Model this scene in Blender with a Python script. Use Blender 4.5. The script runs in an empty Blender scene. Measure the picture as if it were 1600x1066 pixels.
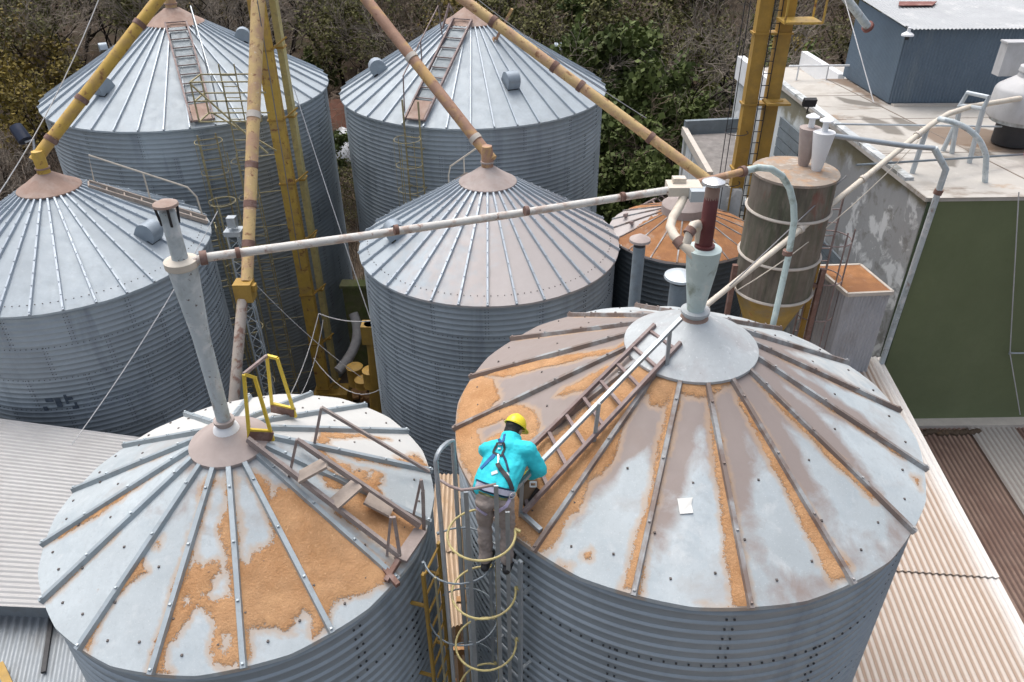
import bpy, bmesh, math, random
import numpy as np
from mathutils import Vector, Matrix
random.seed(7); RNG = np.random.default_rng(7)
C = bpy.context.scene.collection
R = math.radians
# ------------------------------------------------------------------ camera frame
U = 5.6; H = 17.3
FPX = 1198.488; PITCH = R(33.10937); ROLL = R(-0.47542)
_c, _s = math.cos(PITCH), math.sin(PITCH)
FW = np.array([0, _c, -_s]); _u0 = np.array([0, _s, _c]); _r0 = np.array([1., 0, 0])
RT = math.cos(ROLL)*_r0 + math.sin(ROLL)*_u0
UP = -math.sin(ROLL)*_r0 + math.cos(ROLL)*_u0
EYE = np.array([0, 0, H])
def ray(px, py): return FW + (px-800)/FPX*RT - (py-533)/FPX*UP
def at_y(px, py, y):
    d = ray(px, py); return Vector(EYE + d*(y/d[1]))
def at_z(px, py, z):
    d = ray(px, py); return Vector(EYE + d*((z-H)/d[2]))
SILO = {  # cx, cy, R, eave z, slope, cap radius
 'A': (-1.8936, 4.6327, .8026, -1.2179, .5598, .1598), 'B': (-.2159, 4.6353, .7803, -1.2256, .5732, .1535),
 'C': (-1.9194, 3.0311, .5827, -1.4736, .5855, .1235), 'D': (-.0965, 3.0818, .5701, -1.4809, .5976, .1222),
 'E': (-.5107, 1.0623, .3579, -1.0667, .5415, .0703), 'F': (.343, 1.2302, .4634, -1., .5348, .1268),
 'G': (.7738, 3.1903, .3269, -1.4904, .4, .1)}
SILO = {k: (a*U, b*U, r*U, H+z*U, s, c*U) for k, (a, b, r, z, s, c) in SILO.items()}
def on_cone(n, px, py):
    cx, cy, Rr, z, s, rc = SILO[n]; d = ray(px, py)
    t = np.linspace(2, 40, 8000); P = EYE + t[:, None]*d
    g = P[:, 2]-(z+s*(Rr-np.hypot(P[:, 0]-cx, P[:, 1]-cy)))
    i = np.where(g < 0)[0]; return Vector(P[i[0]]) if len(i) else Vector(P[-1])
def cone_z(n, x, y):
    cx, cy, Rr, z, s, rc = SILO[n]; return z+s*(Rr-math.hypot(x-cx, y-cy))

# ------------------------------------------------------------------ materials
def new_mat(name):
    m = bpy.data.materials.new(name); m.use_nodes = True
    nt = m.node_tree; b = nt.nodes['Principled BSDF']; return m, nt, b
def M(name, base, rough=.6, metal=0., var=.18, scale=2.5, blots=(), bump=0., bscale=60., tone=False,
      attrs=(), stretch=(1, 1, 1), spec=None, thin=False):
    m, nt, b = new_mat(name); N = nt.nodes; L = nt.links
    tc = N.new('ShaderNodeTexCoord'); oi = N.new('ShaderNodeObjectInfo')
    off = N.new('ShaderNodeVectorMath'); off.operation = 'MULTIPLY_ADD'
    L.new(oi.outputs['Random'], off.inputs[0]); off.inputs[1].default_value = (37, 53, 29); L.new(tc.outputs['Object'], off.inputs[2])
    def noise(sc, det=4, st=(1, 1, 1), dist=0.):
        mp = N.new('ShaderNodeMapping'); mp.inputs['Scale'].default_value = st
        L.new(off.outputs[0], mp.inputs['Vector'])
        n = N.new('ShaderNodeTexNoise'); n.inputs['Scale'].default_value = sc; n.inputs['Detail'].default_value = det
        n.inputs['Roughness'].default_value = .62; n.inputs['Distortion'].default_value = dist
        L.new(mp.outputs[0], n.inputs['Vector']); return n.outputs['Fac']
    def mrange(src, lo, hi, a=0., bb=1.):
        r = N.new('ShaderNodeMapRange'); r.inputs[1].default_value = lo; r.inputs[2].default_value = hi
        r.inputs[3].default_value = a; r.inputs[4].default_value = bb; L.new(src, r.inputs[0]); return r.outputs[0]
    def mix(f, a, bcol, op='MIX'):
        x = N.new('ShaderNodeMix'); x.data_type = 'RGBA'; x.blend_type = op
        if isinstance(f, float): x.inputs[0].default_value = f
        else: L.new(f, x.inputs[0])
        for k, v in ((6, a), (7, bcol)):
            if isinstance(v, (tuple, list)): x.inputs[k].default_value = (*v[:3], 1)
            else: L.new(v, x.inputs[k])
        return x.outputs[2]
    lo = tuple(c*(1-var) for c in base); hi = tuple(min(1, c*(1+var)) for c in base)
    col = mix(mrange(noise(scale, 5, stretch), .3, .7), lo, hi)
    col = mix(mrange(noise(scale*9, 3), .35, .65, 0, .45), col, tuple(c*(1-var*.8) for c in base))
    if tone:
        at = N.new('ShaderNodeAttribute'); at.attribute_name = 'tone'
        hs = N.new('ShaderNodeHueSaturation'); L.new(at.outputs['Fac'], hs.inputs['Value']); L.new(col, hs.inputs['Color']); col = hs.outputs[0]
    for bl in blots:   # colour, scale, lo, hi, amount, stretch
        c_, sc, l_, h_, am = bl[:5]; st = bl[5] if len(bl) > 5 else (1, 1, 1)
        col = mix(mrange(noise(sc, 7, st, .3), l_, h_, 0, am), col, c_)
    for (an, c_, nsc, amp, l_, h_, am) in attrs:
        at = N.new('ShaderNodeAttribute'); at.attribute_name = an
        ad = N.new('ShaderNodeMath'); ad.operation = 'MULTIPLY_ADD'; L.new(noise(nsc, 8, (1, 1, 1), .4), ad.inputs[0])
        ad.inputs[1].default_value = amp; L.new(at.outputs['Fac'], ad.inputs[2])
        col = mix(mrange(ad.outputs[0], l_+amp*.5, h_+amp*.5, 0, am), col, c_)
    L.new(col, b.inputs['Base Color'])
    rr = mrange(noise(scale*3, 4), .3, .7, max(.05, rough-.1), min(1, rough+.12)); L.new(rr, b.inputs['Roughness'])
    b.inputs['Metallic'].default_value = metal
    if spec is not None: b.inputs['Specular IOR Level'].default_value = spec
    if thin:   # loose grain thins out to single kernels at its rim
        at = N.new('ShaderNodeAttribute'); at.attribute_name = 'thin'; ad = N.new('ShaderNodeMath'); ad.operation = 'ADD'
        L.new(at.outputs['Fac'], ad.inputs[0]); L.new(noise(85, 3), ad.inputs[1]); L.new(mrange(ad.outputs[0], .56, .62), b.inputs['Alpha'])
    if bump:
        bp = N.new('ShaderNodeBump'); bp.inputs['Strength'].default_value = bump; bp.inputs['Distance'].default_value = .02
        L.new(noise(bscale, 4), bp.inputs['Height']); L.new(bp.outputs[0], b.inputs['Normal'])
    return m
RUST = (.20, .075, .035); MAUVE = (.21, .15, .135)
mt = {}
mt['wall'] = M('galvanised wall', (.335, .38, .415), .55, .30, .10, 1.2, tone=True, blots=[((.13, .16, .19), 2.2, .52, .75, .5, (1, 1, .12)), ((.29, .33, .36), 1.6, .6, .8, .35, (1, 1, .2))])
mt['wall_dark'] = M('dark wall', (.10, .12, .135), .55, .5, .15, 1.2, tone=True, blots=[((.05, .05, .05), 1.5, .5, .7, .5, (1, 1, .15))])
mt['roof'] = M('galvanised roof', (.40, .45, .485), .62, .12, .11, 1.6, tone=True, blots=[((.34, .39, .44), 3, .55, .75, .5), ((.56, .59, .61), 8, .6, .78, .4), ((.31, .34, .36), 14, .58, .72, .45), ((.55, .57, .58), 60, .6, .72, .4), ((.29, .32, .34), 2.2, .55, .70, .4, (1, 1, .3))], bump=.05, bscale=8,
              attrs=[('dirt', (.47, .41, .385), 3.5, .9, .35, .75, .8)])
mt['roof_front'] = M('weathered zinc roof', (.43, .475, .495), .62, .08, .12, 1.3, tone=True,
              blots=[((.33, .385, .42), 2.0, .50, .70, .6), ((.60, .615, .61), 4, .56, .74, .55), ((.36, .40, .42), 16, .54, .7, .5), ((.36, .27, .22), 9, .68, .78, .55), ((.22, .18, .16), 20, .68, .77, .6), ((.64, .65, .64), 75, .59, .70, .55), ((.27, .29, .30), 55, .60, .72, .5), ((.36, .33, .31), 1.1, .56, .66, .45)],
              attrs=[('pale', (.58, .57, .54), 4, .8, .4, .7, .8), ('dirt', (.265, .205, .18), 2.6, .9, .38, .62, .88), ('dust', (.47, .32, .20), 9, .9, .3, .8, .55)], bump=.08, bscale=7)  # 'pale' paints light from behind into the roof colour
mt['vent'] = M('vent metal', (.30, .35, .40), .5, .4, .1, 3)
mt['rib'] = M('rib steel', (.36, .41, .44), .5, .45, .15, 3, blots=[((.22, .19, .17), 5, .58, .75, .6)])
mt['rib_rusty'] = M('rusty rib steel', (.38, .40, .41), .6, .2, .15, 3, blots=[((.19, .135, .11), 2.2, .38, .54, .9), ((.40, .25, .12), 9, .62, .75, .5)])
mt['seam'] = M('seam steel', (.40, .45, .50), .5, .4, .12, 4)
mt['cap_rust'] = M('rusty cap', (.33, .225, .18), .7, .15, .2, 2, blots=[((.40, .33, .29), 2.2, .48, .7, .7), ((.21, .12, .085), 4, .56, .75, .6)])
mt['cap_pink'] = M('pinkish cap', (.40, .335, .31), .7, .15, .12, 2, blots=[((.30, .22, .19), 3, .55, .75, .5), ((.46, .43, .41), 2.5, .5, .7, .5)])
mt['cap_front'] = M('zinc cap', (.48, .51, .52), .6, .1, .12, 2, blots=[((.40, .38, .38), 2.5, .5, .68, .7), ((.74, .75, .75), 7, .6, .72, .6, (1, 1, .5)), ((.22, .16, .13), 13, .66, .75, .6), ((.74, .75, .75), 38, .62, .70, .7), ((.30, .31, .32), 26, .6, .72, .5)])
mt['bolt'] = M('dark bolts', (.07, .075, .08), .6, .3)
mt['bolt2'] = M('bolt heads', (.10, .085, .08), .6, .3)
mt['grain'] = M('spilled grain', (.49, .285, .15), .95, 0, .16, 5, blots=[((.37, .185, .08), 1.5, .47, .66, .75), ((.56, .33, .17), 4, .5, .68, .6), ((.70, .46, .26), 40, .58, .72, .55), ((.38, .19, .08), 31, .62, .74, .5)], bump=.6, bscale=50, spec=.1, thin=True)
mt['grain_old'] = M('old grain dust', (.385, .19, .09), .95, 0, .22, 4, blots=[((.29, .145, .08), 1.6, .45, .6, .75), ((.42, .30, .22), 2.4, .56, .68, .6), ((.50, .30, .16), 30, .6, .75, .4)], bump=.5, bscale=90, spec=.1)
mt['grain_edge'] = M('damp grain edge', (.27, .15, .08), .95, 0, .3, 30, spec=.1)
YEL = (.56, .36, .07)
mt['yellow'] = M('yellow paint', YEL, .55, 0, .15, 2, blots=[((.43, .27, .09), 3, .48, .62, .75), (RUST, 6, .58, .67, .9), ((.11, .05, .03), 12, .7, .76, .9)], bump=.1)
mt['yellow_dark'] = M('dark yellow paint', (.40, .24, .045), .6, 0, .2, 2, blots=[((.27, .17, .05), 3, .48, .66, .7), (RUST, 6, .66, .75, .8)])
mt['yellow_pale'] = M('faded yellow', (.62, .44, .20), .6, 0, .15, 3, blots=[((.47, .28, .19), 2.2, .47, .6, .8), (RUST, 6, .57, .67, .85), ((.75, .66, .5), 10, .62, .72, .6)], bump=.1)
mt['yellow_pink'] = M('rusting yellow pipe', (.40, .235, .16), .65, 0, .2, 3, blots=[((.58, .37, .13), 1.4, .50, .60, .8), ((.22, .10, .06), 5, .56, .68, .75), ((.55, .43, .36), 9, .62, .74, .7)], bump=.1)
mt['cage_yellow'] = M('cage paint', (.50, .42, .18), .6, 0, .2, 6, blots=[((.30, .24, .14), 8, .52, .65, .7)])
mt['cage_dull'] = M('dull cage paint', (.36, .31, .17), .65, 0, .2, 6, blots=[((.22, .18, .12), 8, .5, .65, .7)])
mt['bright_yellow'] = M('bright yellow paint', (.74, .54, .06), .5, 0, .1, 4, blots=[(RUST, 9, .68, .76, .8)])
mt['white_pipe'] = M('flaking white paint', (.62, .60, .56), .6, 0, .1, 4, blots=[((.44, .33, .27), 7, .5, .6, .75), ((.25, .13, .09), 14, .6, .68, .85), ((.72, .71, .68), 20, .6, .7, .6)], bump=.2)
mt['cream_pipe'] = M('cream pipe', (.62, .56, .47), .6, 0, .12, 4, blots=[((.42, .33, .26), 6, .56, .7, .5)])
mt['pale_blue'] = M('pale blue paint', (.52, .58, .60), .6, .05, .1, 3, blots=[((.31, .35, .35), 3., .50, .64, .7), ((.72, .74, .74), 5, .53, .66, .75), ((.24, .16, .12), 7, .60, .68, .7, (1, 1, .4)), ((.10, .065, .05), 20, .63, .69, .9)], bump=.12)
mt['aqua'] = M('pale aqua paint', (.52, .62, .60), .55, .1, .12, 3, blots=[((.20, .23, .18), 4, .54, .66, .75), ((.42, .40, .27), 6, .6, .74, .6), ((.70, .76, .74), 6, .56, .7, .7), ((.12, .09, .07), 18, .67, .74, .8)], bump=.12)
mt['maroon'] = M('maroon pipe', (.13, .035, .035), .5, .1, .2, 4, blots=[((.28, .2, .18), 9, .66, .75, .5)])
mt['tin'] = M('bright tin', (.66, .67, .68), .3, .7, .12, 7)
mt['galv'] = M('galvanised steel', (.40, .44, .47), .45, .6, .12, 5, blots=[((.28, .25, .23), 8, .6, .74, .5)])
mt['galv_light'] = M('light tube', (.50, .545, .575), .45, .4, .1, 5, blots=[((.3, .26, .24), 9, .64, .74, .5)])
mt['grey_paint'] = M('grey duct', (.19, .225, .25), .55, .2, .15, 3, blots=[((.12, .12, .12), 4, .55, .7, .5)])
mt['rusty_iron'] = M('rusty iron', (.20, .115, .09), .75, .15, .2, 5, blots=[((.30, .22, .20), 6, .5, .65, .6), ((.11, .055, .04), 9, .58, .7, .7)])
mt['mauve_iron'] = M('mauve iron', (.27, .205, .195), .7, .2, .2, 5, blots=[((.38, .33, .31), 5, .5, .66, .6), ((.15, .09, .07), 9, .6, .72, .7)])
mt['dusty_iron'] = M('dusty iron', (.33, .275, .255), .75, .1, .2, 5, blots=[((.43, .39, .36), 4, .5, .66, .7), ((.18, .115, .095), 8, .58, .7, .7)])
mt['wood_grey'] = M('dusty plank', (.40, .335, .285), .85, 0, .2, 6, blots=[((.26, .20, .16), 5, .55, .7, .6)])
mt['wood_orange'] = M('timber', (.46, .25, .11), .85, 0, .2, 5, stretch=(1, 1, .2))
mt['concrete_roof'] = M('concrete roof', (.49, .465, .425), .85, 0, .10, .8, blots=[((.36, .325, .28), .8, .5, .64, .6), ((.20, .155, .115), .55, .58, .66, .85, (.5, 1.4, 1)), ((.60, .575, .535), 3, .56, .7, .5), ((.36, .23, .13), 1., .62, .72, .7), ((.27, .24, .21), 7, .62, .72, .4)], attrs=[('stain', (.13, .115, .095), 2.2, 1.0, .35, .7, .8), ('wet', (.155, .095, .055), 2.0, 1.0, .35, .7, .8)])
mt['white_wall'] = M('weathered white wall', (.60, .63, .64), .85, 0, .12, .8, blots=[((.33, .34, .34), .55, .46, .60, .85, (1, 1, .6)), ((.13, .125, .10), 1.3, .55, .66, .8, (1, 1, .3)), ((.76, .78, .78), 1.5, .55, .62, .9), ((.19, .17, .065), .8, .60, .70, .7, (1, 1, .35)), ((.24, .24, .23), 6, .58, .68, .5)], bump=.2, bscale=12)
mt['side_wall'] = M('limewashed side wall', (.60, .64, .65), .9, 0, .10, .9, blots=[((.40, .43, .44), 1.2, .48, .62, .7, (1, 1, .4))],
     attrs=[('grime', (.25, .255, .255), .9, 1.6, .30, .50, .85), ('grime', (.62, .64, .64), 1.5, 2.2, 1.06, 1.2, .85), ('grime', (.13, .125, .11), 2.4, 2.2, 1.12, 1.35, .6), ('drip', (.15, .13, .065), 2.2, .9, .30, .62, .85)], bump=.25, bscale=10)
mt['green_wall'] = M('olive wall', (.15, .18, .09), .8, 0, .10, .6, blots=[((.185, .21, .115), 1.2, .5, .75, .4, (1, 1, .3)), ((.125, .15, .072), 4, .6, .75, .4), ((.16, .18, .12), 14, .72, .78, .5)], bump=.1, bscale=20)
mt['moss_band'] = M('green edge band', (.060, .085, .045), .8, 0, .2, 2)
mt['mossy'] = M('mossy concrete', (.20, .20, .10), .9, 0, .3, 2, blots=[((.13, .17, .05), 2, .45, .6, .8)])
mt['blue_clad'] = M('blue grey cladding', (.135, .185, .24), .55, .25, .08, 1.2, blots=[((.21, .25, .27), 1.2, .55, .75, .5, (1, 1, .3))])
mt['tin_roof'] = M('zinc sheet roof', (.33, .345, .36), .5, .25, .08, 1.2, blots=[((.48, .48, .48), 1.6, .55, .7, .6), ((.35, .19, .15), 1.4, .70, .74, .8)])
mt['red_patch'] = M('red rust patch', (.22, .085, .07), .8, 0, .25, 5, blots=[((.36, .24, .21), 5, .55, .65, .7)])
mt['tank_white'] = M('dirty white plastic', (.50, .50, .505), .5, 0, .06, 2, blots=[((.38, .375, .37), 2.2, .46, .66, .75, (1, 1, .5))])
mt['white'] = M('white paint', (.76, .77, .78), .55, 0, .06, 3)
mt['black'] = M('black paint', (.025, .025, .028), .6)
mt['black_steel'] = M('black steel', (.03, .03, .035), .6, .2)
mt['tank_brown'] = M('brown tank', (.185, .155, .125), .85, .0, .25, 1.5, blots=[((.085, .095, .06), 1.4, .46, .60, .85, (1, 1, .22)), ((.26, .225, .19), 2.6, .54, .66, .7, (1, 1, .2)), ((.06, .05, .042), 3.2, .56, .68, .7, (1, 1, .15)), ((.20, .075, .055), 1.6, .60, .68, .75, (1, 1, .3))])
mt['tank_cone'] = M('ochre cone', (.36, .24, .06), .65, 0, .2, 3, blots=[((.24, .19, .11), 2.5, .5, .64, .8), ((.30, .12, .04), 6, .6, .7, .7)])
mt['rim_pale'] = M('pale rim', (.55, .50, .44), .6, 0, .12, 4)
mt['dust_lid'] = M('dusty lid', (.33, .275, .225), .85, 0, .2, 3, blots=[((.40, .23, .12), 3, .5, .62, .7), ((.50, .46, .41), 4, .55, .67, .75), ((.19, .14, .11), 5, .6, .7, .6)])
mt['sheet_left'] = M('pale grey sheeting', (.40, .395, .39), .55, .2, .05, .8, blots=[((.34, .325, .315), .9, .5, .7, .5), ((.46, .46, .45), 3, .6, .75, .4)])
mt['sheet_left_dark'] = M('grey sheeting', (.26, .285, .305), .55, .3, .08, .8, blots=[((.21, .21, .21), 1.2, .52, .66, .6)])
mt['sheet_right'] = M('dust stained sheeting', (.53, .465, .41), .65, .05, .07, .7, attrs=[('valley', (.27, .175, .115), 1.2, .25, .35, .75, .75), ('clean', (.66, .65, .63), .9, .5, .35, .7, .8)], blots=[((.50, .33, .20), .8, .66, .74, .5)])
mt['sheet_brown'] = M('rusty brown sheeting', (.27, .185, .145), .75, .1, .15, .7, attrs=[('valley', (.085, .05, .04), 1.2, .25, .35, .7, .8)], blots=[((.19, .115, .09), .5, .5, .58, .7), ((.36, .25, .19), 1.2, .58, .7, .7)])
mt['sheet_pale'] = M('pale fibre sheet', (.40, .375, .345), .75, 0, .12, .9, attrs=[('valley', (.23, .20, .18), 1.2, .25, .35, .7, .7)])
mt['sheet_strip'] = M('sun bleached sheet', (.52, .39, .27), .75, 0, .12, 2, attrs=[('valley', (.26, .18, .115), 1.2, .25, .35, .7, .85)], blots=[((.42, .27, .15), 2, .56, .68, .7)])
mt['bin_sheet'] = M('white corrugated sheet', (.44, .46, .49), .55, .25, .08, 1.5, blots=[((.30, .28, .27), 2, .55, .7, .6, (1, 1, .3))])
mt['litter'] = M('leaf litter ground', (.085, .065, .048), 1, 0, .35, .35, blots=[((.115, .075, .05), .5, .52, .66, .7), ((.04, .05, .02), .25, .52, .64, .7), ((.16, .13, .10), 4, .64, .74, .5)], bump=.6, bscale=3, spec=.1)
mt['yard'] = M('yard dirt', (.10, .075, .055), 1, 0, .3, .8, blots=[((.20, .115, .055), .6, .56, .66, .7), ((.045, .035, .03), 1.2, .5, .62, .7)], bump=.4, bscale=8, spec=.1)
mt['bark'] = M('dark bark', (.032, .026, .022), .95, 0, .3, 2, spec=.1)
mt['twig'] = M('grey twigs', (.235, .20, .165), .95, 0, .25, .6, spec=.1)
mt['twig_brown'] = M('brown twigs', (.165, .125, .095), .95, 0, .25, .6, spec=.1)
mt['leaf_green'] = M('green leaves', (.10, .128, .036), .7, 0, .45, .7, blots=[((.045, .07, .022), .5, .5, .62, .7), ((.12, .145, .035), 1.1, .58, .7, .7)], spec=.25)
mt['leaf_mid'] = M('yellow green leaves', (.155, .165, .04), .7, 0, .4, .7, blots=[((.075, .09, .028), .6, .48, .62, .7)], spec=.25)
mt['leaf_olive'] = M('olive leaves', (.13, .125, .045), .75, 0, .4, .7, blots=[((.045, .05, .02), .6, .5, .62, .7)], spec=.2)
mt['leaf_yellow'] = M('yellowing leaves', (.20, .15, .035), .75, 0, .4, .7, blots=[((.10, .09, .025), .6, .5, .6, .7)], spec=.2)
mt['jacket'] = M('cyan jacket', (.03, .58, .66), .8, 0, .14, 4, blots=[((.02, .40, .48), 4, .55, .70, .5), ((.25, .68, .72), 7, .6, .74, .4)], bump=.25, bscale=26)
mt['reflect'] = M('reflective tape', (.56, .55, .66), .4, .2, .06, 8)
mt['navy'] = M('navy strap', (.012, .03, .075), .7)
mt['blue_strap'] = M('blue strap', (.02, .13, .34), .7)
mt['lilac'] = M('lilac strap', (.50, .44, .60), .7)
mt['trousers'] = M('taupe trousers', (.35, .295, .265), .85, 0, .12, 6, blots=[((.18, .148, .132), 5, .5, .68, .6)], bump=.3, bscale=30)
mt['helmet'] = M('yellow helmet', (.86, .70, .035), .3, 0, .04, 4)
mt['hair'] = M('black hair', (.012, .010, .010), .6, 0, .3, 30)
mt['skin'] = M('skin', (.36, .20, .135), .55, 0, .08, 12)
mt['glove'] = M('tan glove', (.50, .30, .12), .8, 0, .15, 9)
mt['boot'] = M('black boots', (.02, .02, .022), .6)
mt['bag'] = M('brown canvas bag', (.20, .135, .085), .85, 0, .2, 6)
mt['steel'] = M('bright steel', (.62, .63, .65), .3, .8)
mt['paper'] = M('white paper', (.76, .75, .71), .9, 0, .05, 6)
mt['wire'] = M('white wire', (.55, .55, .55), .6)
mt['wire_dark'] = M('grey wire', (.22, .22, .23), .6, .3)
mt['tarp'] = M('white tarp', (.66, .68, .70), .7, 0, .1, 2, bump=.5, bscale=5)
mt['soil_red'] = M('red brown soil', (.16, .07, .045), .95, 0, .3, 1.5, bump=.4, bscale=5)
mt['lamp_blue'] = M('dark blue plastic', (.02, .03, .06), .4)
mt['ghost'] = M('faded lettering', (.30, .34, .385), .6, .3, .2, 7)
mt['letter'] = M('dark lettering', (.10, .125, .16), .6, .2, .3, 9)

# ------------------------------------------------------------------ mesh builder
class MB:
    def __init__(s): s.v = []; s.f = []
    def add(s, vs, fs):
        k = len(s.v); s.v += [tuple(v) for v in vs]; s.f += [tuple(i+k for i in f) for f in fs]; return s
    def box(s, c, size, M3=None):
        hx, hy, hz = (q/2 for q in size); c = Vector(c)
        vs = [Vector((x, y, z)) for x in (-hx, hx) for y in (-hy, hy) for z in (-hz, hz)]
        if M3 is not None: vs = [M3 @ v for v in vs]
        return s.add([c+v for v in vs], [(0, 1, 3, 2), (4, 6, 7, 5), (0, 4, 5, 1), (2, 3, 7, 6), (0, 2, 6, 4), (1, 5, 7, 3)])
    def bar(s, p, q, w, h=None, up=(0, 0, 1)):
        p, q = Vector(p), Vector(q); d = q-p
        if d.length < 1e-6: return s
        d.normalize(); upv = Vector(up)
        if abs(d.dot(upv)) > .98: upv = Vector((0, 1, 0)) if abs(d.y) < .9 else Vector((1, 0, 0))
        x = d.cross(upv).normalized(); z = x.cross(d); h = h or w
        vs = []
        for e in (p, q): vs += [e+x*a*w/2+z*b*h/2 for a, b in ((-1, -1), (1, -1), (1, 1), (-1, 1))]
        return s.add(vs, [(0, 1, 5, 4), (1, 2, 6, 5), (2, 3, 7, 6), (3, 0, 4, 7), (3, 2, 1, 0), (4, 5, 6, 7)])
    def tube(s, pts, r, n=10, cap=True):
        pts = [Vector(p) for p in pts]; m = len(pts); rs = list(r) if isinstance(r, (list, tuple)) else [r]*m
        t0 = (pts[1]-pts[0]).normalized(); a = Vector((0, 0, 1)) if abs(t0.z) < .9 else Vector((1, 0, 0))
        x = t0.cross(a).normalized(); vs = []
        for i, p in enumerate(pts):
            t = (pts[min(i+1, m-1)]-pts[max(i-1, 0)]).normalized()
            x = (x-t*x.dot(t)).normalized(); y = t.cross(x)
            vs += [p+(x*math.cos(2*math.pi*k/n)+y*math.sin(2*math.pi*k/n))*rs[i] for k in range(n)]
        fs = [(i*n+k, i*n+(k+1) % n, (i+1)*n+(k+1) % n, (i+1)*n+k) for i in range(m-1) for k in range(n)]
        if cap: fs += [tuple(range(n))[::-1], tuple(range((m-1)*n, m*n))]
        return s.add(vs, fs)
    def lathe(s, c, prof, n=32, axis=None, cap=True):
        c = Vector(c); Q = Vector((0, 0, 1)).rotation_difference(Vector(axis)).to_matrix() if axis is not None else Matrix.Identity(3)
        vs = [c+Q @ Vector((r*math.cos(2*math.pi*k/n), r*math.sin(2*math.pi*k/n), z)) for r, z in prof for k in range(n)]
        m = len(prof)
        fs = [(i*n+k, i*n+(k+1) % n, (i+1)*n+(k+1) % n, (i+1)*n+k) for i in range(m-1) for k in range(n)]
        if cap: fs += [tuple(range(n))[::-1], tuple(range((m-1)*n, m*n))]
        return s.add(vs, fs)
    def ring(s, c, rad, r, n=28, k=6, axis=None, a0=0., a1=2*math.pi):
        c = Vector(c); Q = Vector((0, 0, 1)).rotation_difference(Vector(axis)).to_matrix() if axis is not None else Matrix.Identity(3)
        pts = [c+Q @ Vector((rad*math.cos(a0+(a1-a0)*i/n), rad*math.sin(a0+(a1-a0)*i/n), 0)) for i in range(n+1)]
        return s.tube(pts, r, k, cap=(a1-a0) < 6.28)
    def prism(s, poly, d):
        poly = [Vector(p) for p in poly]; d = Vector(d); n = len(poly)
        return s.add(poly+[p+d for p in poly], [tuple(range(n))[::-1], tuple(range(n, 2*n))]+[(i, (i+1) % n, n+(i+1) % n, n+i) for i in range(n)])
    def build(s, name, mat, parent=None, smooth=40, origin=None, attr=None):
        o = mesh_obj(name, s.v, s.f, mat, parent, origin, smooth); return o
def wloc(o):
    p = Vector(o.location)
    return p+wloc(o.parent) if o.parent else p
def mesh_obj(name, v, f, mat, parent=None, origin=None, smooth=40, recalc=True):
    v = np.array(v, dtype=float).reshape(-1, 3)
    if parent is not None: org = np.array(wloc(parent)); loc = (0, 0, 0)
    else:
        if origin is None:
            mn, mx = v.min(0), v.max(0); origin = ((mn[0]+mx[0])/2, (mn[1]+mx[1])/2, mn[2])
        org = np.array(origin, dtype=float); loc = tuple(org)
    me = bpy.data.meshes.new(name); me.from_pydata((v-org).tolist(), [], [tuple(map(int, q)) for q in f])
    if recalc and len(f) < 60000:
        bm = bmesh.new(); bm.from_mesh(me); bmesh.ops.recalc_face_normals(bm, faces=bm.faces); bm.to_mesh(me); bm.free()
    if smooth:
        me.polygons.foreach_set('use_smooth', [True]*len(me.polygons)); me.set_sharp_from_angle(angle=R(smooth))
    me.update(); me.materials.append(mt[mat] if isinstance(mat, str) else mat)
    o = bpy.data.objects.new(name, me); C.objects.link(o); o.location = loc
    if parent is not None: o.parent = parent
    return o
def tag(o, label=None, cat=None, group=None, kind=None):
    for k, v in (('label', label), ('category', cat), ('group', group), ('kind', kind)):
        if v: o[k] = v
    return o
def thing(name, loc, label, cat, group=None):
    o = bpy.data.objects.new(name, None); C.objects.link(o); o.location = loc; o.empty_display_size = .2
    return tag(o, label, cat, group)
def pt_attr(o, name, vals, domain='POINT'):
    a = o.data.attributes.new(name, 'FLOAT', domain); a.data.foreach_set('value', np.asarray(vals, dtype=np.float32))
def vnoise(x, y, seed=0, octs=4, f=1.):
    out = np.zeros_like(x, dtype=float); amp = 1.; tot = 0
    for o_ in range(octs):
        rg = np.random.default_rng(seed*17+o_); T = rg.random((256, 256))
        X = x*f; Y = y*f; xi = np.floor(X).astype(int); yi = np.floor(Y).astype(int); u = X-xi; v = Y-yi
        u = u*u*(3-2*u); v = v*v*(3-2*v); g = lambda a, b: T[a % 256, b % 256]
        out += amp*((g(xi, yi)*(1-u)+g(xi+1, yi)*u)*(1-v)+(g(xi, yi+1)*(1-u)+g(xi+1, yi+1)*u)*v)
        tot += amp; amp *= .5; f *= 2.05
    return out/tot
def sdist(px, py, poly):
    """signed distance, positive inside"""
    P = np.array(poly); n = len(P); d2 = np.full(px.shape, 1e9); ins = np.zeros(px.shape, bool)
    for i in range(n):
        a, b = P[i], P[(i+1) % n]; e = b-a; w0, w1 = px-a[0], py-a[1]
        t = np.clip((w0*e[0]+w1*e[1])/(e@e+1e-12), 0, 1)
        d2 = np.minimum(d2, (w0-t*e[0])**2+(w1-t*e[1])**2)
        c1 = (a[1] <= py) != (b[1] <= py)
        with np.errstate(divide='ignore', invalid='ignore'):
            xx = a[0]+(py-a[1])/(b[1]-a[1]+1e-15)*e[0]
        ins ^= c1 & (px < xx)
    d = np.sqrt(d2); return np.where(ins, d, -d)
def arc3(p, q, r_, n=8):  # quadratic bezier
    p, q, r_ = Vector(p), Vector(q), Vector(r_)
    return [p*(1-t)**2+q*2*t*(1-t)+r_*t*t for t in [i/n for i in range(n+1)]]

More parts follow.
